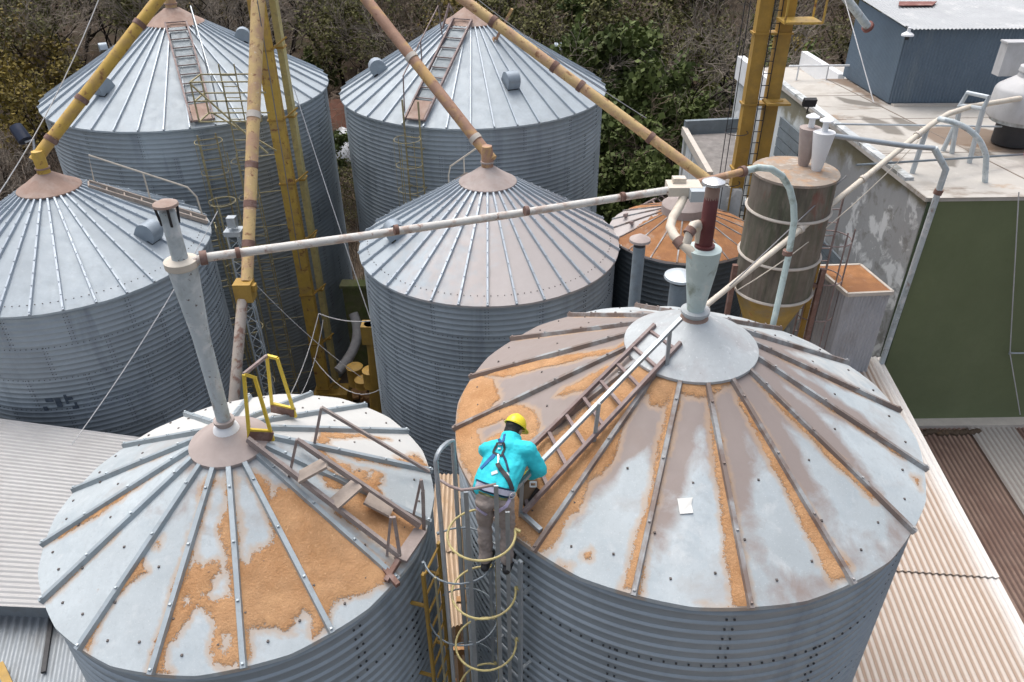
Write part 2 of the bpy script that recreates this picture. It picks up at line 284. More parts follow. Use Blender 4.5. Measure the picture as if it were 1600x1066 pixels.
# ------------------------------------------------------------------ camera, light, world
cd = bpy.data.cameras.new('camera'); cam = bpy.data.objects.new('camera', cd); C.objects.link(cam)
Mx = Matrix((( RT[0], UP[0], -FW[0], 0), (RT[1], UP[1], -FW[1], 0), (RT[2], UP[2], -FW[2], H), (0, 0, 0, 1)))
cam.matrix_world = Mx; cd.sensor_fit = 'HORIZONTAL'; cd.sensor_width = 36; cd.lens = 36*FPX/1600; cd.clip_end = 1000; cd.clip_start = .1
sc = bpy.context.scene; sc.camera = cam
SUN_EL, SUN_AZ = R(66), R(330)
w = bpy.data.worlds.new('World'); sc.world = w; w.use_nodes = True
nt = w.node_tree; bg = nt.nodes['Background']; sky = nt.nodes.new('ShaderNodeTexSky'); sky.sky_type = 'NISHITA'
sky.sun_disc = False; sky.sun_elevation = SUN_EL; sky.sun_rotation = SUN_AZ; sky.air_density = 1.0; sky.dust_density = 5.0; sky.ozone_density = 1.0
hs_ = nt.nodes.new('ShaderNodeHueSaturation'); hs_.inputs['Saturation'].default_value = .5; nt.links.new(sky.outputs[0], hs_.inputs['Color']); nt.links.new(hs_.outputs[0], bg.inputs[0]); bg.inputs[1].default_value = .145
sd = bpy.data.lights.new('sun', 'SUN'); sd.energy = 1.0; sd.angle = R(50); sd.color = (1, .97, .93)
so = bpy.data.objects.new('sun', sd); C.objects.link(so)
# sky sun_rotation is measured clockwise from +Y
sdir = Vector((math.sin(SUN_AZ)*math.cos(SUN_EL), math.cos(SUN_AZ)*math.cos(SUN_EL), math.sin(SUN_EL)))
so.rotation_euler = sdir.to_track_quat('Z', 'Y').to_euler(); so.location = (0, 0, 40)
sc.view_settings.view_transform = 'Standard'; sc.view_settings.look = 'None'; sc.view_settings.exposure = .62; sc.view_settings.gamma = 1
sc.render.engine = 'CYCLES'

# ------------------------------------------------------------------ ground
def ground_z(x, y):
    return np.where(y > 38, (y-38)*.10, 0.)+np.where(y > 24, vnoise(x*.15, y*.15, 3, 3)*1.2*np.clip((y-24)/6, 0, 1), 0)
gx = np.linspace(-150, 150, 121); gy = np.concatenate([np.linspace(-60, 20, 25), np.linspace(22, 120, 80), np.linspace(125, 300, 20)])
X, Y = np.meshgrid(gx, gy); Z = ground_z(X, Y); nx = len(gx)
fs = [(j*nx+i, j*nx+i+1, (j+1)*nx+i+1, (j+1)*nx+i) for j in range(len(gy)-1) for i in range(nx-1)]
tag(mesh_obj('ground', np.stack([X, Y, Z], -1).reshape(-1, 3), fs, 'litter', origin=(0, 0, 0), smooth=180), kind='structure')
yd = MB().box((-1, 11.9, .004), (32, 25, .008)); tag(yd.build('yard', 'yard', origin=(0, 0, 0)), kind='structure')

# ------------------------------------------------------------------ silos
PITCHC = .137
def silo_wall(root, n, z0, z1, Rw, nseg, nsec, mat, bolts_h=True, dark=False):
    cx, cy = SILO[n][:2]
    prof = []; k = 0; z = z1; am = .022 if n in 'EF' else .015
    while z > z0:
        prof += [(0, z), (0, z-.074), (am, z-.090), (am+.001, z-.103), (am*.4, z-.122)]; z -= PITCHC
    prof.append((0, z0)); prof = np.array([p for p in prof if p[1] >= z0])
    th = np.linspace(0, 2*np.pi, nseg, endpoint=False)
    rr = Rw+prof[:, 0]; V = np.stack([cx+rr[:, None]*np.cos(th), cy+rr[:, None]*np.sin(th), np.repeat(prof[:, 1][:, None], nseg, 1)], -1).reshape(-1, 3)
    m = len(prof); i = np.arange(m-1)[:, None]*nseg; j = np.arange(nseg)[None]; j2 = (j+1) % nseg
    F = np.stack([i+j, i+nseg+j, i+nseg+j2, i+j2], -1).reshape(-1, 4)
    o = mesh_obj('wall', V, F, mat, root, smooth=50, recalc=False)
    rg = np.random.default_rng(ord(n)); ring = (np.arange(m-1)//30)[:, None]; sec = ((np.arange(nseg)[None]+(ring % 2)*(nseg//nsec//2))//(nseg//nsec)) % nsec
    tb = 1+(rg.random((60, nsec))-.5)*.22; pt_attr(o, 'tone', tb[ring, sec].reshape(-1), 'FACE')
    b = MB(); sp = 2*math.pi/nsec; zz = z1; k = 0; s_ = .018
    while zz-6*PITCHC > max(z0, z1-7.5):
        zb = zz-6*PITCHC
        for q in range(nsec):
            a = sp*(q-(k % 2)*.5)
            for da in (-.035/Rw, .035/Rw):
                for t in range(12):
                    z_ = zz-.04-t*PITCHC/2
                    c, s2 = math.cos(a+da), math.sin(a+da)
                    b.box((cx+(Rw+.004)*c, cy+(Rw+.004)*s2, z_), (s_, s_, s_), Matrix.Rotation(a, 3, 'Z'))
        if bolts_h:
            nb = int(2*math.pi*Rw/.115)
            for q in range(nb):
                a = 2*math.pi*q/nb; b.box((cx+(Rw+.003)*math.cos(a), cy+(Rw+.003)*math.sin(a), zb-.036), (s_, s_, s_), Matrix.Rotation(a, 3, 'Z'))
        zz = zb; k += 1
    b.build('seam_bolts', 'bolt', root, smooth=0)
def polar_grid(n, r0, r1, nth, nr, nrib, ph, flat=.4):
    cx, cy, Rr, z, s, rc = SILO[n]
    th = np.linspace(0, 2*np.pi, nth, endpoint=False); hw = math.pi/nrib
    d = (th-ph+hw) % (2*hw)-hw
    sag = 1-flat*(1-math.cos(hw)/np.cos(d)); r = np.linspace(r0, r1, nr)
    RR = r[:, None]*sag[None]; X = cx+RR*np.cos(th); Y = cy+RR*np.sin(th); Z = np.repeat((z+s*(Rr-r))[:, None], nth, 1)
    return X, Y, Z, th, r
def silo_roof(root, n, nrib, ph, mat, nth, nr, dirt=None, pale=None, dust=None):
    cx, cy, Rr, z, s, rc = SILO[n]
    X, Y, Z, th, r = polar_grid(n, rc*.8, Rr, nth, nr, nrib, ph)
    Z = Z+(vnoise(X*2.3, Y*2.3, ord(n), 2)-.5)*.012
    # eave lip
    X = np.concatenate([X, X[-1:]]); Y = np.concatenate([Y, Y[-1:]]); Z = np.concatenate([Z, Z[-1:]-.05])
    nr += 1; i = np.arange(nr-1)[:, None]*nth; j = np.arange(nth)[None]; j2 = (j+1) % nth
    F = np.stack([i+j, i+nth+j, i+nth+j2, i+j2], -1).reshape(-1, 4)
    o = mesh_obj('roof', np.stack([X, Y, Z], -1).reshape(-1, 3), F, mat, root, smooth=35, recalc=False)
    rg = np.random.default_rng(ord(n)+5); tb = 1+(rg.random(nrib)-.5)*.14
    sec = (np.floor((th-ph)/(2*np.pi/nrib)).astype(int)) % nrib
    pt_attr(o, 'tone', np.repeat(tb[sec][None], nr-1, 0).reshape(-1), 'FACE')
    pt_attr(o, 'dirt', (dirt(X, Y) if dirt else np.zeros_like(X)).reshape(-1))
    pt_attr(o, 'pale', (pale(X, Y) if pale else np.zeros_like(X)).reshape(-1))
    pt_attr(o, 'dust', (dust(X, Y) if dust else np.zeros_like(X)).reshape(-1))
    return o
def silo_ribs(root, n, nrib, ph, w_, h_, mat, r0, skip=(), out=1.0, bolts=0):
    cx, cy, Rr, z, s, rc = SILO[n]; me = None; z0 = root.location.z
    for k in range(nrib):
        a = ph+2*math.pi*k/nrib; dg = round(math.degrees((a+math.pi) % (2*math.pi)-math.pi))
        if any(abs(dg-q) < 3 for q in skip): continue
        if me is None:
            b = MB(); p = Vector((r0, 0, z+s*(Rr-r0)-z0)); q = Vector((Rr*out, 0, z+s*(Rr-Rr*out)-z0))
            d = (q-p).normalized(); nn = Vector((-d.z, 0, d.x))
            if nn.z < 0: nn = -nn
            t = Vector((0, 1, 0)); prof = [(-w_*.62, -.01), (w_*.62, -.01), (w_*.40, h_), (-w_*.40, h_)]
            vs = [e+t*x+nn*y for e in (p, q) for x, y in prof]
            b.add(vs, [(0, 1, 5, 4), (1, 2, 6, 5), (2, 3, 7, 6), (3, 0, 4, 7), (3, 2, 1, 0), (4, 5, 6, 7)])
            for i in range(bolts):
                f_ = .12+.86*i/max(1, bolts-1); c = p.lerp(q, f_)+nn*(h_+.006); b.box(c, (.022, .022, .014))
            me = b.build('roof_rib', mat, None, origin=(0, 0, 0), smooth=0); base = me; me = base.data; o = base
        else: o = bpy.data.objects.new('roof_rib', me); C.objects.link(o)
        o.parent = root; o.location = (0, 0, 0); o.rotation_euler = (0, 0, a)
def silo_cap(root, n, mat, rn=.13, lift=.07, bell=0., neck=.12):
    cx, cy, Rr, z, s, rc = SILO[n]
    zb = z+s*(Rr-rc)+lift; zt = z+s*(Rr-rn)+lift
    prof = [(rc-.03, zb-.05), (rc, zb-.03), (rc, zb), (rc*.6+rn*.4, zb+(zt-zb)*(.4+bell)), (rn*1.6, zt+(-.02+bell*.1)), (rn, zt+.03), (rn, zt+neck), (rn*1.25, zt+neck), (rn*1.25, zt+neck+.03), (rn*.5, zt+neck+.035)]
    return MB().lathe((cx, cy, 0), prof, 48).build('roof_cap', mat, root, smooth=30)
def vent(root, n, px, py, size=.5, mat='vent'):
    p = on_cone(n, px, py); cx, cy = SILO[n][:2]; s = SILO[n][4]
    rad = Vector((p.x-cx, p.y-cy, 0)).normalized(); tan = Vector((-rad.y, rad.x, 0)); dn = (rad-Vector((0, 0, s))).normalized(); nn = tan.cross(dn)*-1
    if nn.z < 0: nn = -nn
    b = MB(); poly = []
    hgt = size*.95
    poly = [p-dn*size*.55-nn*.02]
    for k in range(9):
        a = math.pi*(1-k/8.); poly.append(p+dn*(math.cos(a)*size*.55)+nn*(hgt*.42+math.sin(a)*size*.52))
    poly += [p+dn*size*.55+nn*hgt*.12, p+dn*size*.22+nn*hgt*.12, p+dn*size*.22-nn*.02]
    b.prism([q-tan*size*.42 for q in poly], tan*size*.84)
    v = b.build('roof_vent', mat, root, smooth=30)
    MB().box(p+dn*size*.38+nn*hgt*.06, (size*.3, size*.7, .05), Matrix((dn, tan, nn)).transposed()).build('vent_mouth_shade', 'black', v)  # black box stands in for the shade inside the hood opening
    return v
def root_for(n, name, label, cat='grain silo', group='round metal grain silos'):
    cx, cy = SILO[n][:2]; return thing(name, (cx, cy, 0), label, cat, group)
def dirtD(x, y):
    cx, cy, Rr = SILO['D'][:3]; return np.clip(.62+.5*((x-cx)/Rr)-.15*((y-cy)/Rr), 0, 1)

SR = {}
for n, lab in (('A', 'large rear left silo standing right behind the yellow elevator tower'),
               ('B', 'large rear centre silo, under the long yellow spout and next to the green trees')):
    r_ = root_for(n, 'grain_silo', lab); SR[n] = r_; cx, cy, Rr, z, s, rc = SILO[n]
    silo_wall(r_, n, 0, z-.02, Rr-.10, 144, 16, 'wall', bolts_h=False)
    silo_roof(r_, n, 40, R(1), 'roof', 160, 14); silo_ribs(r_, n, 40, R(1), .045, .06, 'seam', rc*.97)
    silo_cap(r_, n, 'cap_rust', .16)
for n, lab in (('C', 'grey silo at the left edge with faded lettering on its wall'),
               ('D', 'grey silo in the middle of the group, pinkish cap under a rusty pink spout')):
    r_ = root_for(n, 'grain_silo', lab); SR[n] = r_; cx, cy, Rr, z, s, rc = SILO[n]; ph = R(0.5)
    silo_wall(r_, n, 0, z-.02, Rr-.09, 128, 16, 'wall')
    silo_roof(r_, n, 32, ph, 'roof', 160, 16, dirtD if n == 'D' else None); silo_ribs(r_, n, 32, ph, .05, .055, 'seam', rc*.97, bolts=9)
    silo_cap(r_, n, 'cap_rust' if n == 'C' else 'cap_pink', .13)
    b = MB()
    for k in range(32*4):
        a = ph+2*math.pi*(k+.5)/128; q = Rr-.22; b.box((cx+q*math.cos(a), cy+q*math.sin(a), z+s*.22+.004), (.02, .02, .012))
    b.build('roof_bolts', 'bolt2', r_, smooth=0)
vent(SR['A'], 'A', 165, 142, .46); vent(SR['A'], 'A', 163, 80, .46); vent(SR['A'], 'A', 410, 112, .46); vent(SR['A'], 'A', 377, 62, .42)
vent(SR['B'], 'B', 594, 112, .46); vent(SR['B'], 'B', 797, 132, .46); vent(SR['B'], 'B', 872, 80, .46)
vent(SR['C'], 'C', 231, 370, .44); vent(SR['D'], 'D', 896, 310, .44); vent(SR['D'], 'D', 622, 368, .42)

# --- front silos: masks are polygons on the roof
def plan(n, pts, k, ox, oy): return [tuple(on_cone(n, ox+a/k, oy+b/k))[:2] for a, b in pts]
PF = lambda pts: plan('F', pts, 1.788, 700, 470)
PE = lambda pts: plan('E', pts, 2.194, 60, 580)
def cone_pt(n, deg, fr):
    cx, cy, Rr = SILO[n][:3]; return (cx+fr*Rr*math.cos(R(deg)), cy+fr*Rr*math.sin(R(deg)))
def strip(n, deg, side, f0, w0, f1, w1, fm=None, wm=None):
    """narrow band of grain against one side of a rib"""
    cx, cy, Rr = SILO[n][:3]; t = np.array([-math.sin(R(deg)), math.cos(R(deg))])*side
    fr = [f0, f1] if fm is None else [f0, fm, f1]; ws = [w0, w1] if fm is None else [w0, wm, w1]
    a = [np.array(cone_pt(n, deg, f))-t*.03 for f in fr]; b = [np.array(cone_pt(n, deg, f))+t*w for f, w in zip(fr, ws)]
    return [tuple(p) for p in a]+[tuple(p) for p in b[::-1]]
PHF, PHE = R(3), R(15)
RIBF = [3-22.5*k for k in range(16)]; RIBE = [15-22.5*k for k in range(16)]
F_add = [PF([(15, 395), (24, 300), (45, 232), (95, 205), (140, 222), (150, 268), (128, 292), (190, 288), (236, 300), (262, 318), (262, 352), (240, 390), (300, 372), (345, 330), (420, 262), (470, 205), (500, 188), (540, 178), (600, 210), (650, 215), (720, 225), (800, 212),
              (800, 240), (730, 262), (700, 278), (655, 262), (635, 262), (618, 285), (600, 300), (566, 298), (556, 270), (545, 262), (520, 300), (490, 360), (478, 410), (470, 445), (440, 480), (400, 500), (385, 560), (370, 590), (335, 615), (320, 660), (290, 690), (262, 705), (240, 712), (190, 660), (100, 560), (50, 480)]),
         PF([(470, 128), (500, 112), (500, 150), (478, 150)]), PF([(60, 205), (120, 190), (280, 158), (490, 130), (490, 145), (300, 185), (150, 215)]),
         PF([(300, 272), (330, 240), (400, 205), (470, 168), (480, 180), (420, 215), (395, 250), (340, 262)]), PF([(310, 735), (345, 742), (340, 752), (315, 748)]), PF([(380, 705), (402, 700), (400, 722), (385, 722)]),
         PF([(1295, 490), (1322, 492), (1318, 530)]), PF([(700, 845), (760, 852), (800, 850), (800, 860), (740, 860)])]
F_add += [strip('F', -109.5, -1, .28, .10, .99, .13, .7, .06), strip('F', -109.5, 1, .80, .01, 1., .07), strip('F', -87, -1, .28, .03, .99, .17, .55, .08), strip('F', -64.5, -1, .3, .05, .97, .20, .7, .13),
          strip('F', -64.5, 1, .8, .0, .95, .10, .88, .05), strip('F', -42, -1, .3, .04, .85, .10, .5, .09), strip('F', -19.5, -1, .36, .03, .9, .05), strip('F', 3, -1, .35, .03, .85, .04), strip('F', 138, -1, .4, .05, .95, .06), strip('F', 115.5, 1, .4, .03, .9, .05)]
F_sub = [PF([(130, 222), (250, 192), (400, 160), (480, 150), (490, 165), (420, 185), (330, 225), (230, 262), (150, 285), (140, 250)]),
         PF([(212, 290), (290, 262), (360, 268), (410, 240), (440, 240), (400, 275), (340, 320), (290, 360), (250, 372), (262, 340), (248, 312)]),
         PF([(84, 362), (150, 335), (180, 350), (130, 372), (96, 395)])]
E_add = [PE([(735, 340), (790, 372), (800, 430), (812, 400), (880, 400), (960, 470), (1060, 560), (1180, 650), (1222, 690), (1200, 735), (1110, 765), (1020, 792), (1000, 830), (992, 875), (975, 900), (940, 905), (935, 850), (905, 825), (870, 850), (860, 890), (800, 892), (740, 888), (722, 930), (725, 975), (700, 1010), (640, 1015), (600, 1005), (590, 960), (600, 900), (585, 840), (548, 810), (500, 880), (440, 970), (430, 1012), (460, 1032), (395, 1040), (378, 1040), (400, 960), (450, 840), (490, 740), (540, 640), (565, 668), (610, 650), (630, 700), (648, 690), (645, 640), (620, 565), (612, 540), (640, 440), (640, 370), (655, 345), (690, 365), (672, 420), (690, 520), (692, 640), (720, 655), (735, 612), (795, 585), (800, 560), (765, 440), (725, 370)]),
         PE([(560, 395), (600, 345), (610, 380), (592, 400), (585, 420), (570, 500), (548, 560), (520, 640), (480, 760), (440, 860), (395, 990), (375, 1010), (420, 850), (480, 690), (530, 540)]),
         PE([(395, 590), (425, 560), (418, 600), (400, 604)]), PE([(355, 640), (372, 690), (330, 720), (280, 770), (240, 820), (205, 885), (175, 960), (148, 955), (180, 890), (240, 800), (300, 710)]),
         PE([(955, 265), (1000, 290), (1070, 322), (1080, 345), (1150, 335), (1185, 352), (1170, 400), (1200, 450), (1260, 480), (1310, 500), (1320, 545), (1240, 655), (1200, 620), (1080, 540), (1010, 480), (1060, 400), (1000, 320)]),
         PE([(960, 205), (1040, 210), (1130, 218), (1200, 232), (1080, 228), (1000, 232), (985, 250), (1120, 300), (1240, 322), (1230, 335), (1100, 305), (950, 252)]),
         PE([(1230, 300), (1290, 280), (1335, 320), (1345, 340), (1260, 325)]), PE([(950, 345), (1010, 330), (1060, 380), (1050, 420), (990, 400)])]
E_add += [strip('E', -165, 1, .25, .02, .98, .05, .6, .09), strip('E', -142.5, 1, .6, .03, .98, .06), strip('E', 172.5, 1, .3, .02, .6, .04), strip('E', -76, 1, .35, .04, 1., .05), strip('E', -97.5, -1, .3, .03, 1., .05), strip('E', -97.5, 1, .3, .05, 1., .06)]
E_sub = [PE([(560, 770), (600, 745), (612, 690), (655, 695), (650, 765), (620, 778)]), PE([(630, 915), (655, 905), (655, 940), (640, 962), (628, 955)]), PE([(495, 780), (515, 775), (520, 800), (500, 806)]),
         PE([(1170, 375), (1215, 348), (1290, 365), (1310, 400), (1285, 480), (1250, 470), (1200, 430)]), PE([(1128, 350), (1150, 345), (1140, 372), (1125, 370)]),
         PE([(870, 860), (920, 832), (935, 870), (900, 905)])]
def grain_mask(X, Y, adds, subs, edge, seed):
    m = np.full(X.shape, -9.)
    for p in adds: m = np.maximum(m, sdist(X, Y, p))
    for p in subs: m = np.minimum(m, -sdist(X, Y, p))
    return m+(vnoise(X*6, Y*6, seed, 5)-.5)*edge*2.4+(vnoise(X*24, Y*24, seed+1, 4)-.5)*edge*1.2+(vnoise(X*48, Y*48, seed+4, 2)-.5)*edge*1.1
def grain(n, adds, subs, label, nrib, ph, name='spilled_grain', mat='grain', nth=820, nr=240, edge=.05, hmax=.010, seed=3):
    cx, cy, Rr, z, s, rc = SILO[n]
    X, Y, Z, th, r = polar_grid(n, rc*.85, Rr*.998, nth, nr, nrib, ph)
    m = grain_mask(X, Y, adds, subs, edge, seed)
    h = np.clip(m*.15, 0, hmax)+.002+(vnoise(X*5, Y*5, seed+2, 4)-.45)*.026*np.clip(m*4, 0, 1)
    P = np.stack([X, Y, Z+np.maximum(h, .002)], -1).reshape(-1, 3); mm = m.reshape(-1)
    i = np.arange(nr-1)[:, None]*nth; j = np.arange(nth)[None]; j2 = (j+1) % nth
    Q = np.stack([i+j, i+nth+j, i+nth+j2, i+j2], -1).reshape(-1, 4); pos = (mm[Q] > 0).sum(1)
    F = [tuple(q) for q in Q[pos == 4]]; V = list(map(tuple, P)); cache = {}; ME = list(mm)
    def cut(a, b):
        k = (min(a, b), max(a, b))
        if k not in cache:
            t = mm[a]/(mm[a]-mm[b]); q = P[a]*(1-t)+P[b]*t; q[2] -= .002; V.append(tuple(q)); ME.append(0.); cache[k] = len(V)-1
        return cache[k]
    for q in Q[(pos > 0) & (pos < 4)]:
        out = []
        for a, b in zip(q, np.roll(q, -1)):
            if mm[a] > 0: out.append(int(a))
            if (mm[a] > 0) != (mm[b] > 0): out.append(cut(int(a), int(b)))
        if len(out) >= 3: F.append(tuple(out))
    used = np.zeros(len(V), bool)
    for f in F: used[list(f)] = True
    re = np.cumsum(used)-1; V = np.array(V)[used]; ME = np.array(ME)[used]; F = [tuple(re[list(f)]) for f in F]
    o = mesh_obj(name, V, F, mat, None, origin=(cx, cy, z), smooth=70, recalc=False)
    pt_attr(o, 'thin', np.clip(ME/.10, 0, 1)*.6)
    return tag(o, label, 'grain', None, 'stuff')
def dirtF(x, y):
    cx, cy, Rr, z, s, rc = SILO['F']; dx, dy = x-cx, y-cy; r = np.hypot(dx, dy)/Rr; a = np.degrees(np.arctan2(dy, dx))
    ctr = np.clip(1.2-1.6*(r-.24)+.25*np.sin(a*.28), 0, 1)*np.where((a < 40) | (a > 100), 1, .35)
    aw = np.where(a < 0, a+360, a); left = .95*np.clip((aw-105)/14, 0, 1)*np.clip((246-aw+np.clip(14*(.55-r)*4, -18, 14))/9, 0, 1); rt = np.where((a > -30) & (a < 30), .25, 0)
    front = np.where((a > -125) & (a < -30), .12, 0); edge = np.where((a > -90) & (a < -42), np.clip((r-.72)*2.2, 0, .5), 0)
    return np.clip(np.maximum(np.maximum(ctr*.95, left), np.maximum(rt+front, edge)), 0, 1)
def backlitF(x, y):  # far side of F's roof painted whiter, standing in for light from behind
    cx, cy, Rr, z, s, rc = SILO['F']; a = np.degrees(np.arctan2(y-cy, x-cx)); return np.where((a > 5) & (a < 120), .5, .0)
def dirtE(x, y):
    cx, cy, Rr, z, s, rc = SILO['E']; dx, dy = x-cx, y-cy; r = np.hypot(dx, dy)/Rr; a = np.degrees(np.arctan2(dy, dx))
    return np.clip(np.clip(.75-1.3*(r-.2), 0, 1)*.55+np.where((a > -140) & (a < 10), .1, 0), 0, 1)
def backlitE(x, y):  # back light painted into E's roof: far sector whitened
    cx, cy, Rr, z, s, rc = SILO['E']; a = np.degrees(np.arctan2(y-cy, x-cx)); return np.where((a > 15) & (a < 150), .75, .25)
for n, lab in (('E', 'front left silo, orange grain on its roof and a tall pale blue funnel on top'),
               ('F', 'biggest silo at the front right, the worker leaning onto its ribbed roof')):
    r_ = root_for(n, 'grain_silo', lab); SR[n] = r_; cx, cy, Rr, z, s, rc = SILO[n]; ph = PHE if n == 'E' else PHF
    silo_wall(r_, n, 0, z-.03, Rr-.055, 192, 8, 'wall')
    silo_roof(r_, n, 16, ph, 'roof_front', 320, 60, dirtE if n == 'E' else dirtF, backlitE if n == 'E' else backlitF, (lambda x, y: np.clip(1+grain_mask(x, y, E_add, E_sub, .036, 8)*13, 0, 1)) if n == 'E' else (lambda x, y: np.clip(1+grain_mask(x, y, F_add, F_sub, .03, 3)*13, 0, 1)))
    silo_ribs(r_, n, 16, ph, .056 if n == 'E' else .05, .042, 'rib' if n == 'E' else 'rib_rusty', rc*.9, bolts=4, skip=(() if n == 'E' else ()))
    b = MB()
    for k in range(16):
        for fr, da in ((.93, .3), (.9, .72), (.62, .5), (.8, .08)):
            a = ph+2*math.pi*(k+da)/16; q = Rr*fr; b.box((cx+q*math.cos(a)*.995, cy+q*math.sin(a)*.995, z+s*(Rr-q)+.005), (.02, .02, .014))
    b.build('roof_bolts', 'bolt2', r_, smooth=0)
    silo_cap(r_, n, 'cap_pink' if n == 'E' else 'cap_front', (.08 if n == 'E' else .12), .05, .06 if n == 'F' else 0., .08)
grain('F', F_add, F_sub, 'orange grain down the left side and ribs of the big front silo roof', 16, PHF, seed=3, edge=.03)
grain('E', E_add, E_sub, 'orange grain layer covering the front left silo roof below its ladder', 16, PHE, seed=8, edge=.036)

# --- silo G (small, orange roof)
r_ = root_for('G', 'grain_silo', 'small dark silo whose roof is wholly covered in rust orange dust'); SR['G'] = r_
cx, cy, Rr, z, s, rc = SILO['G']
silo_wall(r_, 'G', 0, z-.02, Rr-.07, 96, 8, 'wall_dark', bolts_h=False); silo_roof(r_, 'G', 18, R(-4), 'roof', 144, 14, lambda x, y: np.ones_like(x))
silo_ribs(r_, 'G', 18, R(-4), .04, .03, 'rib_rusty', rc*.9)
MB().lathe((cx, cy, 0), [(rc, z+s*(Rr-rc)-.02), (rc, z+s*(Rr-rc)+.22), (rc*.75, z+s*(Rr-rc)+.34), (.12, z+s*(Rr-rc)+.42)], 32).build('roof_cap', 'cap_pink', r_)
vent(r_, 'G', 1172, 332, .5)
full = [cone_pt('G', a, 1.05) for a in range(-180, 180, 15)]
grain('G', [full], [[cone_pt('G', a, f) for a, f in ((128, 1.1), (150, 1.1), (175, 1.1), (198, 1.1), (190, .5), (160, .3), (135, .4))]], 'rust orange dust covering the roof of the small dark silo', 18, R(-4), 'grain_dust', 'grain_old', 300, 70, .10, .012, 13)
b = MB()   # roof ladder of G
p0, p1 = on_cone('G', 975, 345), on_cone('G', 1050, 300); e0, e1 = on_cone('G', 985, 357), on_cone('G', 1058, 308)
up = Vector((0, 0, .14))
b.bar(p0+up, p1+up, .07); b.bar(e0+up, e1+up, .07)
for k in range(9): b.bar(p0.lerp(p1, (k+.5)/9)+up, e0.lerp(e1, (k+.5)/9)+up, .07)
b.build('roof_ladder', 'mauve_iron', r_)

# faded lettering on silo C's wall (unreadable blocks)
cx, cy, Rr, z = SILO['C'][:4]; Rw = Rr-.09+.021
def decal(a0, a1, z0, z1, mat, parent, name):
    b = MB(); k = 6; vs = []
    for q in range(k+1):
        a = a0+(a1-a0)*q/k; vs += [(cx+Rw*math.cos(a), cy+Rw*math.sin(a), z0), (cx+Rw*math.cos(a), cy+Rw*math.sin(a), z1)]
    b.add(vs, [(2*q, 2*q+2, 2*q+3, 2*q+1) for q in range(k)]); return b
b1, b2 = MB(), MB()
zt = z-6*.137*3+.18
for px0, wd, dz, hh in ((-86, 3.0, 0, .10), (-82.4, 2.2, -.16, .24), (-88, 1.8, -.24, .12), (-78.6, 1.1, -.1, .26), (-78.6, 3.0, 0, .08), (-75.8, 1.0, -.24, .16), (-77, 2.4, -.26, .08)):
    d = decal(R(px0), R(px0+wd), zt+dz, zt+dz+hh, None, None, None); b1.add(d.v, d.f)
for px0 in range(-72, -45, 4):
    for q in range(3):
        d = decal(R(px0), R(px0+2.4), zt-.36+q*.137, zt-.36+q*.137+.06, None, None, None); b2.add(d.v, d.f)
b1.build('painted_lettering', 'letter', SR['C'], smooth=0); b2.build('faded_lettering', 'ghost', SR['C'], smooth=0)

# ------------------------------------------------------------------ ladders
def caged_ladder(root, n, deg, z0, z1, matr, matc, wd=.42, off=.16, cage_top=None, hoops=.9, cage_r=.36, bars=5, cage_bot=None, mat_bar=None, ext=0., bar_top=None, hoop_r=.014):
    cx, cy, Rr = SILO[n][:3]; a = R(deg); nv = Vector((math.cos(a), math.sin(a), 0)); tv = Vector((-nv.y, nv.x, 0))
    base = Vector((cx, cy, 0))+nv*(Rr-.055+off); b = MB()
    for s_ in (-1, 1): b.bar(base+tv*s_*wd/2+Vector((0, 0, z0)), base+tv*s_*wd/2+Vector((0, 0, z1+ext)), .045, .03, up=tuple(nv))
    z = z0+.15
    while z < z1: b.tube([base-tv*wd/2+Vector((0, 0, z)), base+tv*wd/2+Vector((0, 0, z))], .014, 6); z += .3
    z = z1-.5
    while z > z0:
        for s_ in (-1, 1): b.bar(base+tv*s_*wd/2+Vector((0, 0, z)), base+tv*s_*wd/2-nv*(off+.02)+Vector((0, 0, z)), .03)
        z -= 1.2
    lad = b.build('ladder', matr, root)
    if cage_top:
        c2 = base+nv*cage_r*.9; hb = MB(); z = cage_top; ang = math.atan2(nv.y, nv.x)
        zb = cage_bot if cage_bot is not None else z0+.5
        while z > zb:
            hb = MB(); hb.ring((c2.x, c2.y, z), cage_r, hoop_r, 26, 6, a0=ang-R(148), a1=ang+R(148)); 
            for s_ in (-1, 1):
                e = c2+Vector((math.cos(ang+s_*R(148)), math.sin(ang+s_*R(148)), 0))*cage_r; hb.bar(e+Vector((0, 0, z)), base+tv*s_*wd/2+Vector((0, 0, z)), .025)
            hb.build('cage_hoop', matc, lad); z -= hoops
        for k in range(bars):
            q = ang+R(-110+220*k/(bars-1)); e = c2+Vector((math.cos(q), math.sin(q), 0))*(cage_r+.012)
            vb = MB(); vb.bar(e+Vector((0, 0, zb)), e+Vector((0, 0, bar_top or cage_top+.02)), .042 if hoop_r > .011 else .022, .012, up=(math.cos(q), math.sin(q), 0)); vb.build('cage_bar', mat_bar or matc, lad)

    return base, nv, tv
LF = caged_ladder(SR['F'], 'F', -138, 3, 11.62, 'galv', 'cage_yellow', cage_top=12.01, hoops=.80, bar_top=12.6, mat_bar='galv', wd=.44, cage_r=.31, bars=0, cage_bot=5, hoop_r=.0115)
for px, py, y in ((728, 769, 4.90), (775, 759, 4.86), (793, 800, 4.96)):
    q_ = at_y(px, py, y); MB().bar(Vector((q_.x, q_.y, 5)), q_, .04, .014, up=(0, -1, 0)).build('cage_bar', 'galv', SR['F'])
b = MB(); base, nv, tv = LF   # arched hand rails above the cage
c2 = base+nv*.33
p = c2+nv*.35-tv*.1; q = c2+nv*.1-tv*.36
P0, P1 = at_y(681, 720, 5.0), at_y(708, 696, 5.3); up_ = Vector((0, 0, .13))
